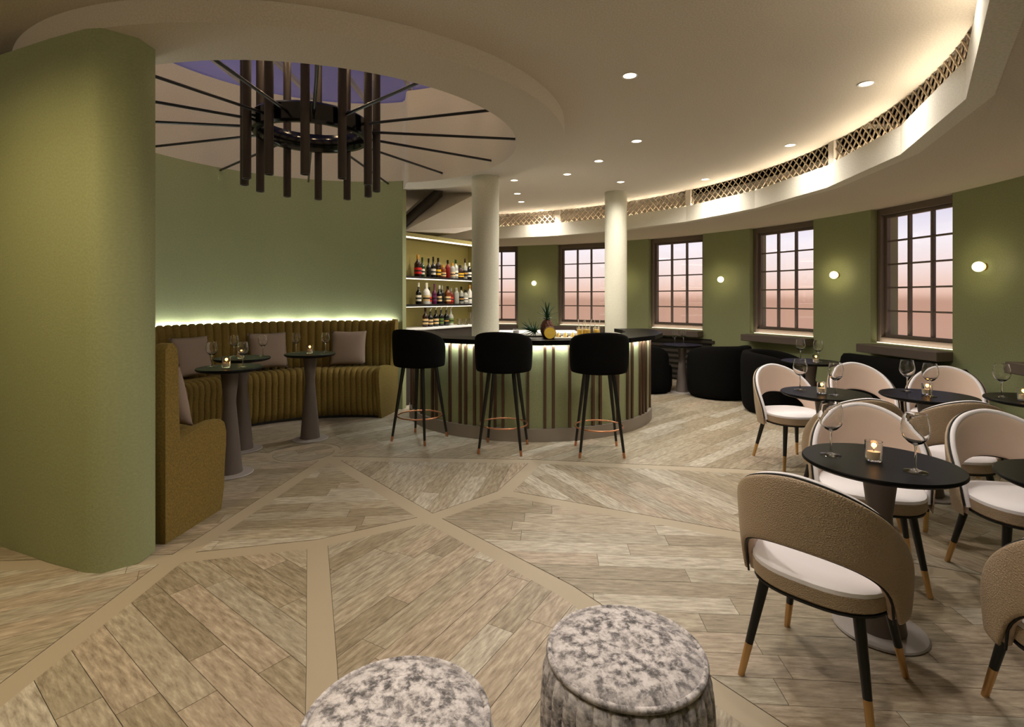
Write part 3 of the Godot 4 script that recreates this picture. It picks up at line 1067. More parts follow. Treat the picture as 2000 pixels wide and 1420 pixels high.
func bottle_mesh(h: float, r: float, kind: int) -> Array:
	# [body profile mesh, cap mesh]
	var sh: float = [0.62, 0.56, 0.70, 0.66][kind]
	var nr: float = r * [0.36, 0.34, 0.42, 0.40][kind]
	var body := [Vector2(0, 0), Vector2(r * 0.93, 0), Vector2(r, 0.006), Vector2(r, h * sh * 0.92), Vector2(r * 0.93, h * sh), Vector2(r * 0.62, h * (sh + 0.07)), Vector2(nr, h * (sh + 0.13)), Vector2(nr, h * 0.89), Vector2(0, h * 0.89)]
	var cap := [Vector2(nr * 1.02, h * 0.80), Vector2(nr * 1.16, h * 0.80), Vector2(nr * 1.16, h), Vector2(0, h), Vector2(0, h * 0.985), Vector2(nr * 1.02, h * 0.90), Vector2(nr * 1.02, h * 0.80)]
	var sq := 6.0 if kind == 3 else 2.0
	return [MB.new().lathe(body, 20, Vector3.ZERO, 1.0, 1.0, sq).mesh(), MB.new().lathe(cap, 16).mesh(), sq]

func bottle(at: Vector3, h: float, r: float, kind: int, glass: String, label: String, cap: String, desc: String, group: String, pourer := false) -> void:
	var bm := bottle_mesh(h, r, kind)
	var t := thing("bottle", desc, "bottle", at, 0.6, group)
	part("body", bm[0], M[glass], t)
	if not pourer: part("cap", bm[1], M[cap], t)
	if label:
		var l := part("label", MB.new().lathe([Vector2(r + 0.0004, h * 0.14), Vector2(r + 0.0012, h * 0.14), Vector2(r + 0.0012, h * 0.42), Vector2(r + 0.0004, h * 0.42), Vector2(r + 0.0004, h * 0.14)], 20, Vector3.ZERO, 1.0, 1.0, bm[2]), M[label], t)
		part("label_band", MB.new().lathe([Vector2(r + 0.0013, h * 0.24), Vector2(r + 0.0019, h * 0.24), Vector2(r + 0.0019, h * 0.31), Vector2(r + 0.0013, h * 0.31), Vector2(r + 0.0013, h * 0.24)], 20, Vector3.ZERO, 1.0, 1.0, bm[2]), M["label_black" if label != "label_black" else "label_gold"], l)
	if pourer:
		part("pourer", MB.new().tube([Vector3(0, h * 0.87, 0), Vector3(0, h * 0.97, 0), Vector3(0.012, h * 1.04, 0.004), Vector3(0.026, h * 1.09, 0.008)], 0.007, 0.004), M.trim_white, t)

func back_bar() -> void:
	var L := Vector2(-1.475, 7.10)
	var d := Vector2(0.549, 0.836)
	var nb := Vector2(-0.836, 0.549)
	var turn := atan2(d.y, d.x)
	var length := 1.85
	var B := Basis(Vector3.UP, turn)
	# local: +x along the shelf away from the room, -z to the back
	var w := setting("wall_back_bar", "ochre painted back wall of the bottle shelves", V(L.x, 0, L.y), turn)
	part("back_panel", MB.new().box(Vector3(length / 2 - 0.1, 1.20, -0.36), Vector3(length + 0.5, 2.40, 0.06)), M.ochre_paint, w)
	for e in [["wall_shelf_end_near", -0.06], ["wall_shelf_end_far", length + 0.03]]:
		var we := setting(e[0], "ochre end panel of the bottle shelves", V(L.x, 0, L.y), turn)
		part("end_panel", MB.new().box(Vector3(e[1], 1.20, -0.16), Vector3(0.05, 2.40, 0.36)), M.ochre_paint, we)
	var hs := [1.345, 1.735]
	var lab := ["black lower shelf for bottles with a lit front edge", "black upper shelf for bottles with a lit front edge"]
	for i in 2:
		var t := thing("bottle_shelf", lab[i], "shelf", V(L.x, hs[i], L.y), turn, "bottle shelves of the back bar")
		part("board", MB.new().box(Vector3(length / 2, 0.0, -0.16), Vector3(length, 0.03, 0.32)), M.black_shelf, t)
		part("led_strip", MB.new().box(Vector3(length / 2, -0.019, -0.006), Vector3(length, 0.010 if i == 0 else 0.016, 0.012)), M.led_warm, t)
	var tp := thing("shelf_pelmet", "ochre pelmet with a bright strip light above the bottle shelves", "shelf", V(L.x, 2.27, L.y), turn)
	part("board", MB.new().box(Vector3(length / 2, 0.045, -0.16), Vector3(length, 0.05, 0.34)), M.ochre_paint, tp)
	part("led_strip", MB.new().box(Vector3(length / 2, 0.008, 0.0), Vector3(length, 0.022, 0.014)), M.led_warm, tp)
	for y in [1.345, 1.735, 2.27]:
		var mid := V(L.x, y - 0.03, L.y) + B * Vector3(length / 2, 0, -0.03)
		area(mid, Vector3.DOWN + B * Vector3(0, 0, -0.6), Vector2(length, 0.015), 0.16 if y > 1.4 else 0.10, WARM, B * Vector3.RIGHT)
	# counter under the shelves
	var ct := thing("back_counter", "white topped back counter below the bottle shelves", "counter", V(L.x, 0, L.y), turn)
	part("cabinet", MB.new().box(Vector3(length / 2, 0.50, -0.15), Vector3(length - 0.02, 1.0, 0.34)), M.dark_timber, ct)
	part("slab", MB.new().box(Vector3(length / 2, 1.015, -0.14), Vector3(length, 0.03, 0.36), Basis.IDENTITY, 0.004), M.stone_white, ct)
	var P := func(x: float, y: float, z: float) -> Vector3: return V(L.x, y, L.y) + B * Vector3(x, 0, z)
	var rows := [
		[1.7505, "on the upper shelf", "bottles on the upper shelf", [
			[0.15, 0.32, 0.052, 0, "glass_brown", "label_red", "label_gold", "tall brown bottle with a red label"], [0.25, 0.29, 0.036, 1, "glass_green", "label_white", "glass_green", "green bottle with a white label"],
			[0.37, 0.28, 0.036, 1, "glass_black", "", "glass_black", "plain black bottle, third from the end"], [0.47, 0.31, 0.037, 1, "glass_black", "label_white", "glass_black", "black bottle with a white label"],
			[0.58, 0.30, 0.036, 3, "glass_brown", "label_yellow", "glass_black", "dark bottle with a yellow label and black neck"], [0.70, 0.20, 0.050, 2, "glass_amber", "label_cream", "label_gold", "squat amber bottle with a round cream label"],
			[0.80, 0.28, 0.040, 0, "glass_red", "", "glass_black", "dark red bottle without a label"], [0.92, 0.24, 0.044, 2, "glass_clear", "label_cream", "label_gold", "clear broad bottle with a cream label"],
			[1.03, 0.30, 0.040, 0, "glass_clear", "label_white", "glass_green", "clear bottle with a white label and green cap"], [1.14, 0.22, 0.050, 3, "glass_brown", "label_yellow", "label_black", "square brown bottle with a yellow label"],
			[1.26, 0.33, 0.038, 1, "glass_clear", "label_black", "glass_brown", "clear bottle with a long brown neck"], [1.37, 0.27, 0.038, 0, "glass_black", "label_white", "label_white", "black bottle beside the grey-green column"]]],
		[1.3605, "on the lower shelf", "bottles on the lower shelf", [
			[0.17, 0.31, 0.040, 1, "glass_black", "label_white", "label_white", "black bottle with a white cap and white label"], [0.31, 0.31, 0.050, 0, "glass_white", "label_cream", "label_white", "large frosted white bottle"],
			[0.42, 0.25, 0.034, 1, "glass_clear", "label_red", "label_black", "small clear bottle with a red label"], [0.50, 0.30, 0.036, 1, "glass_purple", "label_purple", "label_purple", "slim purple bottle"],
			[0.61, 0.28, 0.040, 1, "glass_black", "label_cream", "label_white", "dark bottle with a cream label and white cap"], [0.71, 0.28, 0.038, 0, "glass_black", "", "glass_clear", "black bottle without a label"],
			[0.84, 0.27, 0.042, 3, "glass_amber", "label_cream", "glass_black", "square amber bottle with a cream label"], [0.94, 0.24, 0.036, 0, "glass_red", "label_red", "glass_clear", "red bottle with a red label"],
			[1.06, 0.25, 0.044, 2, "glass_clear", "", "glass_clear", "round clear bottle with a stopper"], [1.17, 0.27, 0.038, 0, "glass_clear", "label_black", "glass_black", "clear bottle with a black label"],
			[1.28, 0.22, 0.044, 2, "glass_clear", "label_white", "label_black", "squat clear bottle with a white label"], [1.39, 0.30, 0.040, 0, "glass_white", "label_white", "label_gold", "white bottle beside the grey-green column"]]],
	]
	for r in rows:
		for k in r[3]:
			bottle(P.call(0.36 + 0.95 * k[0], r[0], -0.15 - 0.05 * rng.randf()), k[1], k[2], k[3], k[4], k[5], k[6], k[7] + " " + r[1], r[2])
	var low := [[0.24, 0.285, "glass_brown", "label_cream", "brown bottle with a cream label, leftmost on the back counter", false], [0.35, 0.25, "glass_black", "label_cream", "dark liqueur bottle with a pourer, leftmost of the pourer bottles", true], [0.48, 0.27, "glass_black", "label_cream", "dark liqueur bottle with a pourer, second of the pourer bottles", true], [0.60, 0.27, "glass_black", "label_green", "dark bottle with a green label and a pourer", true], [0.73, 0.265, "glass_black", "label_black", "dark bottle with a black label and a pourer", true], [0.84, 0.26, "glass_clear", "label_green", "clear bottle with a green label and a pourer", true]]
	for k in low:
		bottle(P.call(0.36 + 0.95 * k[0], 1.0305, -0.12), k[1], 0.042, 1, k[2], k[3], "glass_brown", k[4], "bottles on the back counter", k[5])
	var tb := tumbler(0.034, 0.095, 0.0022)
	var n := 0
	for k in [[0.98, -0.05], [1.06, -0.13], [1.12, -0.03], [1.20, -0.12], [1.27, -0.04], [1.35, -0.12]]:
		for lev in (2 if n > 3 else 1):
			solo("tumbler", tb, M.clear_glass, "clear tumbler %s of the row on the back counter%s" % [["first", "second", "third", "fourth", "fifth", "sixth"][n], ", stacked on another" if lev else ""], "glass", "tumblers on the back counter", P.call(0.36 + 0.95 * k[0], 1.0305 + 0.096 * lev, k[1]))
		n += 1
	# sloping plaster bulkhead over the shelves, and the dark raking beam beside it
	var A := V(-1.47, 2.35, 7.16)
	var Bq := V(-0.86, 2.43, 8.04)
	var Cq := V(-0.40, 2.62, 8.62)
	var D := V(-0.50, 3.0, 7.80)
	var E := V(-1.03, 3.0, 7.86)
	var off := Vector3(-0.45, 0.0, -0.55)
	var bk := MB.new()
	bk.grp = -1
	bk.start()
	var f := [A, Bq, Cq, D, E]
	for i in range(1, 4):
		bk.tri(f[0], f[i], f[i + 1])
		bk.tri(f[0] + off, f[i + 1] + off, f[i] + off)
	for i in 5:
		var j := (i + 1) % 5
		bk.quad(f[i], f[i] + off, f[j] + off, f[j])
	bk.close()
	struct("ceiling_bulkhead", bk, M.plaster, "sloping beige bulkhead above the bottle shelves")
	struct("beam_raking", MB.new().tube([V(-1.62, 2.30, 7.15), V(-1.05, 2.99, 7.70)], 0.075, -1, 4), M.dark_timber, "dark raking beam above the bottle shelves")

# ---------------------------------------------------------------- banquette
func banquette() -> void:
	var wa0 := 76.5
	var wa1 := 252.0
	struct("wall_banquette", MB.new().arc(BC, 1.95, 2.06, wa0, wa1, 0, 2.975, 90), M.green_paint, "curved sage green wall behind the banquette")
	var t := thing("banquette", "curved olive velvet banquette with vertical channel tufting", "banquette", V(BC.x, 0, BC.y))
	var a0 := 79.0
	var a1 := 263.0
	var n := 66
	var stp := (a1 - a0) / n
	var back := channel([[1.80, 0.56], [1.80, 0.70], [1.805, 0.90], [1.815, 1.05], [1.83, 1.13], [1.855, 1.165], [1.88, 1.15], [1.885, 1.0], [1.885, 0.5]], stp, 0.016)
	var seat := channel([[1.43, 0.03], [1.39, 0.12], [1.375, 0.25], [1.38, 0.36], [1.365, 0.47], [1.375, 0.545], [1.41, 0.585], [1.47, 0.60], [1.62, 0.595], [1.80, 0.585], [1.82, 0.4], [1.8, 0.03]], stp, 0.014)
	for i in n:
		var a := a0 + stp * (i + 0.5)
		for q in [["back_channel", back], ["seat_channel", seat]]:
			var o := part(q[0], q[1], M.olive_velvet, t)
			o.rotation.y = deg_to_rad(a)
	part("plinth", MB.new().arc(Vector2.ZERO, 1.44, 1.84, a0, a1, 0, 0.032, 60), M.black_shelf, t)
	# upholstered ends
	var prof := [Vector2(1.42, 0.0), Vector2(1.385, 0.14), Vector2(1.37, 0.30), Vector2(1.35, 0.44), Vector2(1.345, 0.53), Vector2(1.36, 0.59), Vector2(1.40, 0.622), Vector2(1.47, 0.63), Vector2(1.60, 0.62), Vector2(1.70, 0.60), Vector2(1.765, 0.58), Vector2(1.775, 0.72), Vector2(1.78, 0.95), Vector2(1.785, 1.10), Vector2(1.80, 1.155), Vector2(1.83, 1.18), Vector2(1.87, 1.175), Vector2(1.89, 1.14), Vector2(1.89, 0.0)]
	for e in [[a0 - 1.6, a0 + 0.1], [a1 - 0.1, a1 + 2.2]]:
		if e[0] > 200.0:
			for i in 10: prof[i].x -= 0.05 * (1.0 - i / 10.0)
		var mb := MB.new()
		mb.start()
		var idx := Geometry2D.triangulate_polygon(PackedVector2Array(prof))
		mb.grp = -1
		for s in 2:
			for i in range(0, idx.size(), 3):
				var p := []
				for k in 3:
					p.append(pol(Vector2.ZERO, prof[idx[i + k]].x, e[s], prof[idx[i + k]].y))
				var nn: Vector3 = (p[1] - p[0]).cross(p[2] - p[0])
				var outd: Vector3 = pol(Vector2.ZERO, 1.6, e[s], 0) - pol(Vector2.ZERO, 1.6, e[1 - s], 0)
				if nn.dot(outd) > 0: mb.tri(p[0], p[1], p[2])
				else: mb.tri(p[0], p[2], p[1])
		mb.grp = 3
		for i in prof.size():
			var j := (i + 1) % prof.size()
			var q := [pol(Vector2.ZERO, prof[i].x, e[0], prof[i].y), pol(Vector2.ZERO, prof[i].x, e[1], prof[i].y), pol(Vector2.ZERO, prof[j].x, e[1], prof[j].y), pol(Vector2.ZERO, prof[j].x, e[0], prof[j].y)]
			mb.quad(q[0], q[1], q[2], q[3])
		part("end_panel", mb, M.olive_velvet, t)
	part("led_strip", MB.new().arc(Vector2.ZERO, 1.925, 1.94, a0, a1 - 12, 1.12, 1.128, 60), M.led_cool, t)
	for i in 14:
		var a := lerpf(a0 + 6, a1 - 18, i / 13.0)
		var p := pol(BC, 1.933, a, 1.136)
		var outw := (p - V(BC.x, p.y, BC.y)).normalized()
		area(p, Vector3.UP + outw * 0.2, Vector2(0.42, 0.012), 0.26, Color(0.98, 1.0, 0.97), outw.cross(Vector3.UP))
	# cushions
	var pm := pillow(0.43, 0.43, 0.13)
	var pl := [[96.0, "taupe square cushion near the bar end of the banquette"], [128.0, "taupe square cushion in the middle of the banquette, behind the small tables"], [157.0, "taupe cushion leaning at the left, behind the nearest banquette end"], [255.0, "taupe cushion standing by the near end of the banquette"]]
	for q in pl:
		var ag: float = q[0]
		var o := thing("cushion", q[1], "cushion", pol(BC, 1.665 if ag < 200.0 else 1.60, ag, 0.61), deg_to_rad(ag - 90.0), "cushions on the banquette")
		var c := part("cover", pm, M.pillow_linen, o, Vector3(0, 0.215, 0))
		c.rotation.x = deg_to_rad(-14)

func channel(prof: Array, stp: float, bulge: float) -> ArrayMesh:
	# one padded channel, swept over its angle; it bulges out between two seams
	var rows := []
	var m := 7
	for k in m:
		var s := lerpf(-1.0, 1.0, k / float(m - 1))
		var b := bulge * (sqrt(maxf(0.0, 1.0 - s * s)) - 1.0)
		var row := PackedVector3Array()
		for i in prof.size():
			var p := Vector2(prof[i][0], prof[i][1])
			var pa: Array = prof[maxi(0, i - 1)]
			var pb: Array = prof[mini(prof.size() - 1, i + 1)]
			var t := (Vector2(pb[0], pb[1]) - Vector2(pa[0], pa[1])).normalized()
			var nrm := Vector2(-t.y, t.x)
			p += nrm * b
			row.append(pol(Vector2.ZERO, p.x, s * stp * 0.5, p.y))
		rows.append(row)
	var mb := MB.new()
	mb.loft(rows)
	return mb.mesh()

func pillow(w: float, h: float, t: float) -> ArrayMesh:
	var n := 14
	var mb := MB.new()
	mb.start()
	var P := func(i: int, j: int, s: float) -> Vector3:
		var u := lerpf(-1, 1, i / float(n))
		var v := lerpf(-1, 1, j / float(n))
		var th := t / 2 * pow(maxf(0.0, (1 - pow(absf(u), 2.6)) * (1 - pow(absf(v), 2.6))), 0.55)
		var pin := 1.0 - 0.05 * (1 - u * u) * v * v
		var pin2 := 1.0 - 0.05 * (1 - v * v) * u * u
		return Vector3(u * w / 2 * pin2, v * h / 2 * pin, s * th)
	for i in n:
		for j in n:
			mb.quad(P.call(i, j, 1.0), P.call(i + 1, j, 1.0), P.call(i + 1, j + 1, 1.0), P.call(i, j + 1, 1.0))
			mb.quad(P.call(i, j, -1.0), P.call(i, j + 1, -1.0), P.call(i + 1, j + 1, -1.0), P.call(i + 1, j, -1.0))
	mb.close()
	return mb.mesh()

# ---------------------------------------------------------------- furniture
func shell(n: int, phi: float, rx: float, rz: float, thick: float, topf: Callable, botf: Callable, lean: float, y0: float, K := 20, off := 0.0) -> MB:
	var rings := []
	for i in n + 1:
		var u := lerpf(-1.0, 1.0, i / float(n))
		var ph := deg_to_rad(u * phi)
		var yt: float = topf.call(u)
		var yb: float = botf.call(u)
		var th := thick * maxf(0.25, sqrt(maxf(0.0, 1.0 - pow(absf(u), 14.0))))
		var ring := PackedVector3Array()
		for k in K:
			var a := TAU * k / K
			var c := cos(a)
			var s := sin(a)
			var y := (yt + yb) / 2 + signf(s) * pow(absf(s), 0.55) * (yt - yb) / 2
			var ro := signf(c) * pow(absf(c), 0.55) * th / 2 + off
			var sc := 1.0 + lean * (y - y0)
			ring.append(Vector3((rx * sc + ro) * sin(ph), y, (rz * sc + ro) * cos(ph)))
		rings.append(ring)
	return MB.new().loft(rings)

func shell_line(n: int, phi: float, rx: float, rz: float, yf: Callable, lean: float, y0: float, off: float, from := -1.0, to := 1.0) -> Array:
	var out := []
	for i in n + 1:
		var u := lerpf(from, to, i / float(n))
		var ph := deg_to_rad(u * phi)
		var y: float = yf.call(u)
		var sc := 1.0 + lean * (y - y0)
		out.append(Vector3((rx * sc + off) * sin(ph), y, (rz * sc + off) * cos(ph)))
	return out

func leg(parent: Node3D, top: Vector3, foot: Vector3, r0: float, r1: float, tip: float, tipmat: Material) -> void:
	var k := 1.0 - tip / (top.y - foot.y)
	var mid := top.lerp(foot, k)
	var rm := lerpf(r0, r1, k)
	var l := part("leg", MB.new().tube([top, mid], r0, rm, 14), M.black_leg, parent)
	part("ferrule", MB.new().tube([mid, foot], rm + 0.0004, r1 + 0.0004, 14), tipmat, l)

func dining_chair(label: String) -> Node3D:
	var t := thing("dining_chair", label, "chair", Vector3.ZERO, 0.0, "dining chairs")
	var top := func(u: float) -> float: return 0.395 + 0.435 * pow(maxf(0.0, 1.0 - pow(absf(u), 1.75)), 0.62)
	var bot := func(u: float) -> float: return 0.345 + 0.235 * sqrt(maxf(0.0, 1.0 - pow(u / 0.74, 2)))
	var top2 := func(u: float) -> float: return top.call(u) - 0.006
	var bot2 := func(u: float) -> float: return bot.call(u) + 0.004
	part("back_shell", shell(44, 96.0, 0.262, 0.262, 0.022, top, bot, 0.28, 0.42, 20, 0.012), M.taupe_leather, t)
	part("back_pad", shell(44, 95.0, 0.262, 0.262, 0.034, top2, bot2, 0.28, 0.42, 20, -0.014), M.blush_fabric, t)
	var pl := func(u: float) -> float: return top.call(u) + 0.001
	var pb := func(u: float) -> float: return bot.call(u) - 0.001
	part("piping", MB.new().tube(shell_line(60, 96.0, 0.262, 0.262, pl, 0.28, 0.42, 0.003), 0.0045, -1, 6), M.dark_piping, t)
	part("piping", MB.new().tube(shell_line(40, 96.0, 0.262, 0.262, pb, 0.28, 0.42, 0.003, -0.74, 0.74), 0.0045, -1, 6), M.dark_piping, t)
	part("edge_trim", MB.new().tube(shell_line(60, 95.5, 0.262, 0.262, top2, 0.28, 0.42, -0.013), 0.0135, -1, 8), M.cream_fabric, t)
	part("seat_base", MB.new().lathe([Vector2(0, 0.372), Vector2(0.222, 0.372), Vector2(0.236, 0.385), Vector2(0.240, 0.435), Vector2(0, 0.435)], 40, Vector3(0, 0, -0.015), 1.0, 1.0, 2.6), M.taupe_leather, t)
	part("seat", MB.new().lathe([Vector2(0, 0.436), Vector2(0.238, 0.436), Vector2(0.237, 0.450), Vector2(0.225, 0.460), Vector2(0.15, 0.468), Vector2(0, 0.470)], 40, Vector3(0, 0, -0.015), 1.0, 1.0, 2.6), M.cream_fabric, t)
	part("piping", MB.new().lathe([Vector2(0.220, 0.366), Vector2(0.232, 0.366), Vector2(0.232, 0.374), Vector2(0.220, 0.374), Vector2(0.220, 0.366)], 40, Vector3(0, 0, -0.015), 1.0, 1.0, 2.6), M.dark_piping, t)
	for sx in [-1, 1]:
		for sz in [-1, 1]:
			leg(t, Vector3(sx * 0.155, 0.375, sz * 0.15 - 0.01), Vector3(sx * 0.215, 0.0, sz * 0.225 - 0.005), 0.020, 0.0115, 0.12, M.brass)
	return t

func bar_stool(label: String) -> Node3D:
	var t := thing("bar_stool", label, "bar stool", Vector3.ZERO, 0.0, "bar stools")
	var top := func(u: float) -> float: return 0.87 + 0.27 * pow(maxf(0.0, 1.0 - pow(absf(u), 2.1)), 0.5)
	var bot := func(_u: float) -> float: return 0.755
	part("back_shell", shell(44, 118.0, 0.245, 0.24, 0.055, top, bot, 0.16, 0.78, 20), M.black_velvet, t)
	part("seat", MB.new().lathe([Vector2(0, 0.745), Vector2(0.20, 0.745), Vector2(0.232, 0.765), Vector2(0.236, 0.82), Vector2(0.225, 0.85), Vector2(0.15, 0.865), Vector2(0, 0.868)], 36, Vector3(0, 0, -0.02)), M.black_velvet, t)
	for k in 4:
		var a := PI / 4 + k * PI / 2
		var d := Vector3(cos(a), 0, sin(a))
		leg(t, d * 0.165 + Vector3(0, 0.75, 0), d * 0.285, 0.020, 0.0115, 0.05, M.copper)
	var ring := []
	for k in 40:
		var a := TAU * k / 40
		ring.append(Vector3(cos(a) * 0.226, 0.245, sin(a) * 0.226))
	part("foot_ring", MB.new().tube(ring, 0.0075, -1, 8, true), M.copper, t)
	return t

func table(called: String, label: String, h: float, r: float, group: String) -> Node3D:
	var t := thing(called, label, "table", Vector3.ZERO, 0.0, group)
	part("table_top", MB.new().lathe([Vector2(0, h - 0.032), Vector2(r * 0.82, h - 0.032), Vector2(r * 0.955, h - 0.022), Vector2(r, h - 0.012), Vector2(r, h - 0.006), Vector2(r * 0.985, h), Vector2(0, h)], 64), M.black_lacquer, t)
	part("stem", MB.new().lathe([Vector2(0, 0.014), Vector2(0.098, 0.014), Vector2(0.092, 0.06), Vector2(0.052, h * 0.60), Vector2(0.047, h * 0.66), Vector2(0.048, h * 0.70), Vector2(0.068, h - 0.05), Vector2(0.072, h - 0.033), Vector2(0, h - 0.033)], 36), M.stem_taupe, t)
	part("foot_plate", MB.new().lathe([Vector2(0, 0), Vector2(0.172, 0), Vector2(0.178, 0.004), Vector2(0.172, 0.010), Vector2(0.10, 0.013), Vector2(0, 0.013)], 48), M.base_grey, t)
	return t

func facing(fx: float, fd: float) -> float:
	return atan2(-fx, fd)

func pouf(label: String, at: Vector3, turn: float) -> void:
	var t := thing("pouf", label, "pouf", at, turn, "marbled velvet poufs")
	var r := 0.222
	var h := 0.40
	var fl := 30
	# fluted side, one padded flute after another
	for k in fl:
		var rows := []
		for i in 9:
			var s := lerpf(-1, 1, i / 8.0)
			var b := 0.016 * (sqrt(maxf(0.0, 1 - s * s)) - 0.35)
			var a := TAU * k / fl + s * PI / fl
			var row := PackedVector3Array()
			for j in 9:
				var v := j / 8.0
				var rr := r + 0.012 + b * sin(PI * clampf(v * 0.94 + 0.03, 0, 1)) ** 0.4 + 0.008 * sin(PI * v)
				if j == 8: rr -= 0.006
				row.append(Vector3(cos(a) * rr, 0.02 + v * (h - 0.03), sin(a) * rr))
			row.append(Vector3(cos(a) * (r - 0.03), h - 0.01, sin(a) * (r - 0.03)))
			row.append(Vector3(cos(a) * (r - 0.03), 0.02, sin(a) * (r - 0.03)))
			rows.append(row)
		part("flute", MB.new().loft(rows), M.marbled_velvet, t)
	part("base", MB.new().lathe([Vector2(0, 0), Vector2(r - 0.015, 0), Vector2(r - 0.012, 0.022), Vector2(0, 0.022)], 40), M.black_shelf, t)
	var ring := []
	for k in 64:
		var a := TAU * k / 64
		ring.append(Vector3(cos(a) * (r + 0.002), h + 0.004, sin(a) * (r + 0.002)))
	part("piping", MB.new().tube(ring, 0.0095, -1, 10, true), M.marbled_velvet, t)
	var pad := []
	for i in 15:
		var q := i / 14.0
		var rr := r * (1 - q)
		pad.append(Vector2(rr, h + 0.004 + 0.026 * sqrt(maxf(0.0, 1 - pow(rr / r, 3))) - 0.012 * exp(-pow(rr / 0.035, 2))))
	pad.insert(0, Vector2(0, h - 0.008))
	pad.insert(1, Vector2(r, h - 0.008))
	part("top_pad", MB.new().lathe(pad, 64), M.marbled_velvet, t)
	part("button", MB.new().lathe([Vector2(0, h + 0.012), Vector2(0.012, h + 0.014), Vector2(0.013, h + 0.02), Vector2(0.008, h + 0.025), Vector2(0, h + 0.026)], 16), M.marbled_velvet, t)

func armchair(label: String, at: Vector3, turn: float, r := 0.43) -> void:
	var t := thing("tub_armchair", label, "armchair", at, turn, "black tub armchairs")
	var top := func(u: float) -> float: return 0.55 + 0.22 * pow(maxf(0.0, 1.0 - pow(absf(u), 3.0)), 0.6)
	var bot := func(_u: float) -> float: return 0.02
	part("back_shell", shell(48, 132.0, r - 0.08, r - 0.07, 0.15, top, bot, 0.06, 0.3, 24), M.black_velvet, t)
	part("seat", MB.new().lathe([Vector2(0, 0.02), Vector2(r - 0.13, 0.02), Vector2(r - 0.11, 0.1), Vector2(r - 0.11, 0.36), Vector2(r - 0.13, 0.405), Vector2(r - 0.2, 0.42), Vector2(0, 0.43)], 40, Vector3(0, 0, -0.09)), M.black_velvet, t)

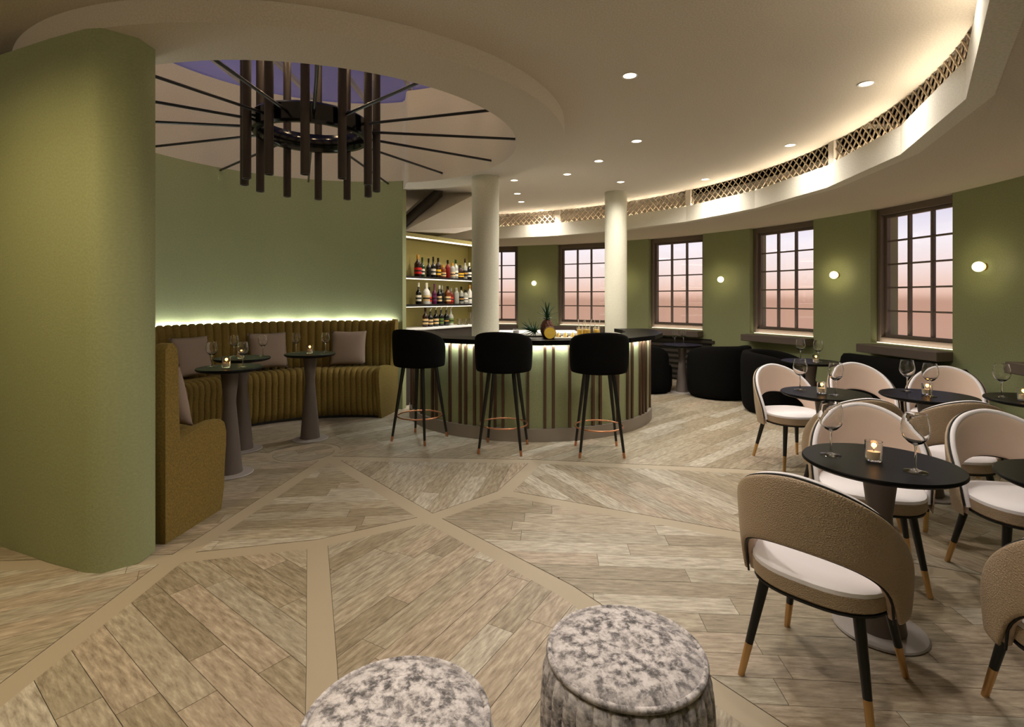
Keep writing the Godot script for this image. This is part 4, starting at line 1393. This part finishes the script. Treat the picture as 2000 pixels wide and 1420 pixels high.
func furniture() -> void:
	# bar stools
	var s0 := bar_stool("black velvet bar stool at the left end of the bar")
	var sp := [[-0.95, 5.46], [-0.08, 5.09], [0.82, 5.0]]
	var sl := ["", "black velvet bar stool in the middle of the three", "black velvet bar stool at the right of the three"]
	for i in 3:
		var f := (KC - Vector2(sp[i][0], sp[i][1])).normalized()
		if i == 0: f = Vector2(0.43, 0.90)
		if i == 2: f = Vector2(0.02, 1.0)
		var tr := facing(f.x, f.y)
		if i == 0:
			s0.position = V(sp[i][0], 0, sp[i][1])
			s0.rotation.y = tr
		else:
			dup(s0, sl[i], V(sp[i][0], 0, sp[i][1]), tr)
	# high tables by the banquette
	var h0 := table("high_table", "black high table standing alone, nearest the bar stools", 0.88, 0.25, "high tables at the banquette")
	h0.position = V(-2.08, 0, 5.46)
	dup(h0, "black high table in the middle, behind the front one", V(-2.58, 0, 5.07))
	dup(h0, "black high table in front, nearest the banquette's near end", V(-2.33, 0, 4.375))
	# dining tables
	var t0 := table("round_table", "black round table in front with two wine glasses", 0.735, 0.30, "round dining tables")
	t0.position = V(1.61, 0, 2.32)
	for q in [[2.36, 4.0, "black round table beside the chair with its seat in full view"], [3.06, 3.9, "black round table in the middle of the back row at the right"], [3.70, 3.72, "black round table cut by the right edge of the picture, under the sconce"], [2.27, 2.06, "black round table at the right edge, mostly hidden by chairs"], [2.62, 8.16, "black round table beside the black armchairs right of the bar"], [3.38, 6.0, "black round table in front of the black sofa"]]:
		dup(t0, q[2], V(q[0], 0, q[1]))
	# dining chairs: place (x, depth), facing (x, depth)
	var c0 := dining_chair("cream chair in front, seen from behind, its curved taupe back turned to the camera")
	var cp := [
		[1.19, 2.03, 0.74, 0.67, ""],
		[1.93, 2.86, -0.45, -0.9, "cream chair across the front table, facing the camera"],
		[2.23, 3.52, 0.15, 0.99, "cream chair directly behind the one across the front table"],
		[2.46, 4.68, 0.12, -1.0, "cream chair standing free at the far left, its whole seat in view"],
		[3.20, 4.80, -0.2, -1.0, "cream chair against the black sofa between the two back tables"],
		[3.74, 4.58, -0.65, -0.75, "cream chair below the ledge of the right-hand window"],
		[2.82, 3.44, 0.25, 0.97, "cream chair seen from behind, right of the front table"],
		[2.56, 2.66, -0.22, -0.98, "cream chair at the right edge with its inner back in view"],
		[1.81, 1.63, 0.46, 0.89, "cream chair cut by the lower right corner of the picture"],
	]
	for i in cp.size():
		var q: Array = cp[i]
		if i == 0:
			c0.position = V(q[0], 0, q[1])
			c0.rotation.y = facing(q[2], q[3])
		else:
			dup(c0, q[4], V(q[0], 0, q[1]), facing(q[2], q[3]))
	pouf("grey marbled velvet pouf at the lower edge, left one of the two", V(-0.285, 0, 1.31), 0.2)
	pouf("grey marbled velvet pouf with its fluted side in view, right one of the two", V(0.335, 0, 1.565), 0.05)
	# black lounge seats
	armchair("small black tub armchair right beside the bar", V(2.12, 0, 8.3), facing(0.9, 0.1), 0.40)
	armchair("black tub armchair seen from behind, in the middle", V(3.06, 0, 7.85), facing(-0.35, 0.94), 0.46)
	armchair("black tub armchair behind the free standing cream chair", V(3.42, 0, 6.75), facing(0.75, -0.5), 0.46)
	var s := thing("wall_sofa", "long black curved sofa along the wall under the right-hand windows", "sofa", V(WC.x, 0, WC.y))
	var a0 := -2.5
	var a1 := 12.5
	part("seat", MB.new().arc(Vector2.ZERO, WR - 0.68, WR - 0.25, a0, a1, 0.04, 0.43, 24), M.black_velvet, s)
	var rows := []
	for i in 25:
		var a := lerpf(a0, a1, i / 24.0)
		var row := PackedVector3Array()
		for k in 14:
			var b := TAU * k / 14
			row.append(pol(Vector2.ZERO, WR - 0.38 + signf(cos(b)) * pow(absf(cos(b)), 0.6) * 0.11, a, 0.42 + signf(sin(b)) * pow(absf(sin(b)), 0.5) * 0.36))
		rows.append(row)
	part("backrest", MB.new().loft(rows), M.black_velvet, s)

# ---------------------------------------------------------------- chandelier
func chandelier() -> void:
	var C := Vector2(-1.77, 4.70)
	var t := thing("chandelier", "black ring chandelier with long bronze tubes and radial rods in the skylight well", "chandelier", V(C.x, 0, C.y))
	var ring := MB.new().lathe([Vector2(0.44, 2.862), Vector2(0.475, 2.862), Vector2(0.495, 2.88), Vector2(0.495, 3.01), Vector2(0.475, 3.03), Vector2(0.44, 3.03), Vector2(0.425, 3.0), Vector2(0.405, 2.945), Vector2(0.425, 2.885), Vector2(0.44, 2.862)], 64)
	part("ring", ring, M.black_gloss, t)
	for k in 12:
		var a := deg_to_rad(15.0 + 30.0 * k)
		var p := Vector3(cos(a) * 0.55, 0, sin(a) * 0.55)
		var tb := part("tube", MB.new().lathe([Vector2(0.027, 2.42), Vector2(0.035, 2.42), Vector2(0.035, 3.85), Vector2(0.0, 3.85), Vector2(0.0, 3.83), Vector2(0.027, 3.83), Vector2(0.027, 2.42)], 20, p), M.tube_bronze, t)
		part("lamp", MB.new().lathe([Vector2(0, 3.851), Vector2(0.02, 3.851), Vector2(0.022, 3.865), Vector2(0, 3.875)], 14, p), M.led_warm, tb)
		part("bracket", MB.new().tube([Vector3(cos(a) * 0.49, 2.95, sin(a) * 0.49), Vector3(cos(a) * 0.52, 2.95, sin(a) * 0.52)], 0.012), M.black_rod, tb)
		if k % 2 == 0:
			omni(V(C.x, 0, C.y) + p + Vector3(0, 3.90, 0), 0.15, Color(1.0, 0.86, 0.66), 0.025)
	for k in 14:
		var a := TAU * (k + 0.35) / 14.0
		var d := Vector2(cos(a), sin(a))
		# out to the drum wall
		var lo := 0.5
		var hi := 3.0
		for it in 30:
			var m := (lo + hi) / 2
			var q := C + d * m - HC
			if q.length() < hole_r(rad_to_deg(q.angle())) - 0.005: lo = m
			else: hi = m
		part("rod", MB.new().tube([Vector3(d.x * 0.49, 2.945, -d.y * 0.49), Vector3(d.x * lo, 2.945, -d.y * lo)], 0.0125), M.black_rod, t)

# ---------------------------------------------------------------- tableware
func tableware() -> void:
	var w := 0.0013
	var outp := [Vector2(0, 0), Vector2(0.036, 0.0), Vector2(0.037, 0.0015), Vector2(0.02, 0.005), Vector2(0.006, 0.010), Vector2(0.0038, 0.02), Vector2(0.0036, 0.085), Vector2(0.006, 0.095), Vector2(0.022, 0.104), Vector2(0.038, 0.122), Vector2(0.0445, 0.145), Vector2(0.043, 0.17), Vector2(0.0365, 0.20), Vector2(0.0345, 0.208)]
	var prof := outp.duplicate()
	for i in range(outp.size() - 1, 8, -1):
		prof.append(outp[i] - Vector2(w, 0))
	prof.append(Vector2(0.02, 0.1065))
	prof.append(Vector2(0, 0.1015))
	var gm := MB.new().lathe(prof, 32).mesh()
	var gl := func(at: Vector3, label: String, sc: float) -> void:
		var o := solo("wine_glass", gm, M.clear_glass, label, "glass", "wine glasses", at)
		o.scale = Vector3(sc, sc, sc)
	var H := 0.8805
	gl.call(V(-2.24, H, 5.50), "wine glass left of the candle on the lone high table", 1.0)
	gl.call(V(-1.95, H, 5.54), "wine glass right of the candle on the lone high table", 1.0)
	gl.call(V(-2.70, H, 5.15), "wine glass at the left on the middle high table", 1.0)
	gl.call(V(-2.43, H, 5.17), "wine glass at the right on the middle high table", 1.0)
	gl.call(V(-2.475, H, 4.37), "wine glass at the left on the front high table", 1.0)
	gl.call(V(-2.21, H, 4.35), "wine glass at the right on the front high table", 1.0)
	H = 0.7355
	gl.call(V(1.45, H, 2.41), "large wine glass at the left on the front round table", 1.15)
	gl.call(V(1.66, H, 2.18), "large wine glass at the right on the front round table", 1.15)
	gl.call(V(2.24, H, 4.12), "wine glass at the left on the table beside the free standing chair", 1.15)
	gl.call(V(2.37, H, 3.88), "wine glass right of the candle on the table beside the free standing chair", 1.15)
	gl.call(V(3.02, H, 4.05), "wine glass at the left on the middle table of the back row", 1.15)
	gl.call(V(3.03, H, 3.84), "wine glass before the candle on the middle table of the back row", 1.15)
	gl.call(V(3.53, H, 3.82), "wine glass on the table below the right-hand sconce", 1.15)
	gl.call(V(3.31, H, 6.08), "wine glass at the left on the table by the black sofa", 1.15)
	gl.call(V(3.43, H, 5.94), "wine glass at the right on the table by the black sofa", 1.15)
	gl.call(V(2.50, H, 8.14), "wine glass at the left on the table beside the black armchairs", 1.0)
	gl.call(V(2.66, H, 8.22), "wine glass at the right on the table beside the black armchairs", 1.0)
	# candles
	var tum := tumbler(0.034, 0.085, 0.003)
	var wax := MB.new().lathe([Vector2(0, 0.010), Vector2(0.024, 0.010), Vector2(0.024, 0.042), Vector2(0, 0.042)], 20).mesh()
	var fm := MB.new().lathe([Vector2(0, 0.052), Vector2(0.0035, 0.057), Vector2(0.0042, 0.063), Vector2(0.002, 0.073), Vector2(0, 0.080)], 12).mesh()
	var wick := MB.new().tube([Vector3(0, 0.041, 0), Vector3(0, 0.054, 0)], 0.001).mesh()
	for q in [[V(-2.085, 0.8805, 5.46), "lit candle in a glass on the lone high table"], [V(-2.56, 0.8805, 5.00), "lit candle in a glass on the middle high table"], [V(-2.335, 0.8805, 4.33), "lit candle in a glass on the front high table"], [V(1.59, 0.7355, 2.33), "lit candle in a glass on the front round table"], [V(2.32, 0.7355, 3.97), "lit candle in a glass on the table beside the free standing chair"], [V(3.07, 0.7355, 3.92), "lit candle in a glass on the middle table of the back row"], [V(3.57, 0.7355, 3.70), "candle in a glass on the table under the right-hand sconce"], [V(3.36, 0.7355, 5.86), "lit candle in a glass on the table by the black sofa"]]:
		var t := thing("candle_glass", q[1], "candle", q[0], 0.0, "candles in glasses")
		part("glass", tum, M.clear_glass, t)
		part("wax", wax, M.wax, t)
		part("wick", wick, M.dark_piping, t)
		part("flame", fm, M.flame, t)
		omni(q[0] + Vector3(0, 0.068, 0), 0.0018, Color(1.0, 0.66, 0.30), 0.006)
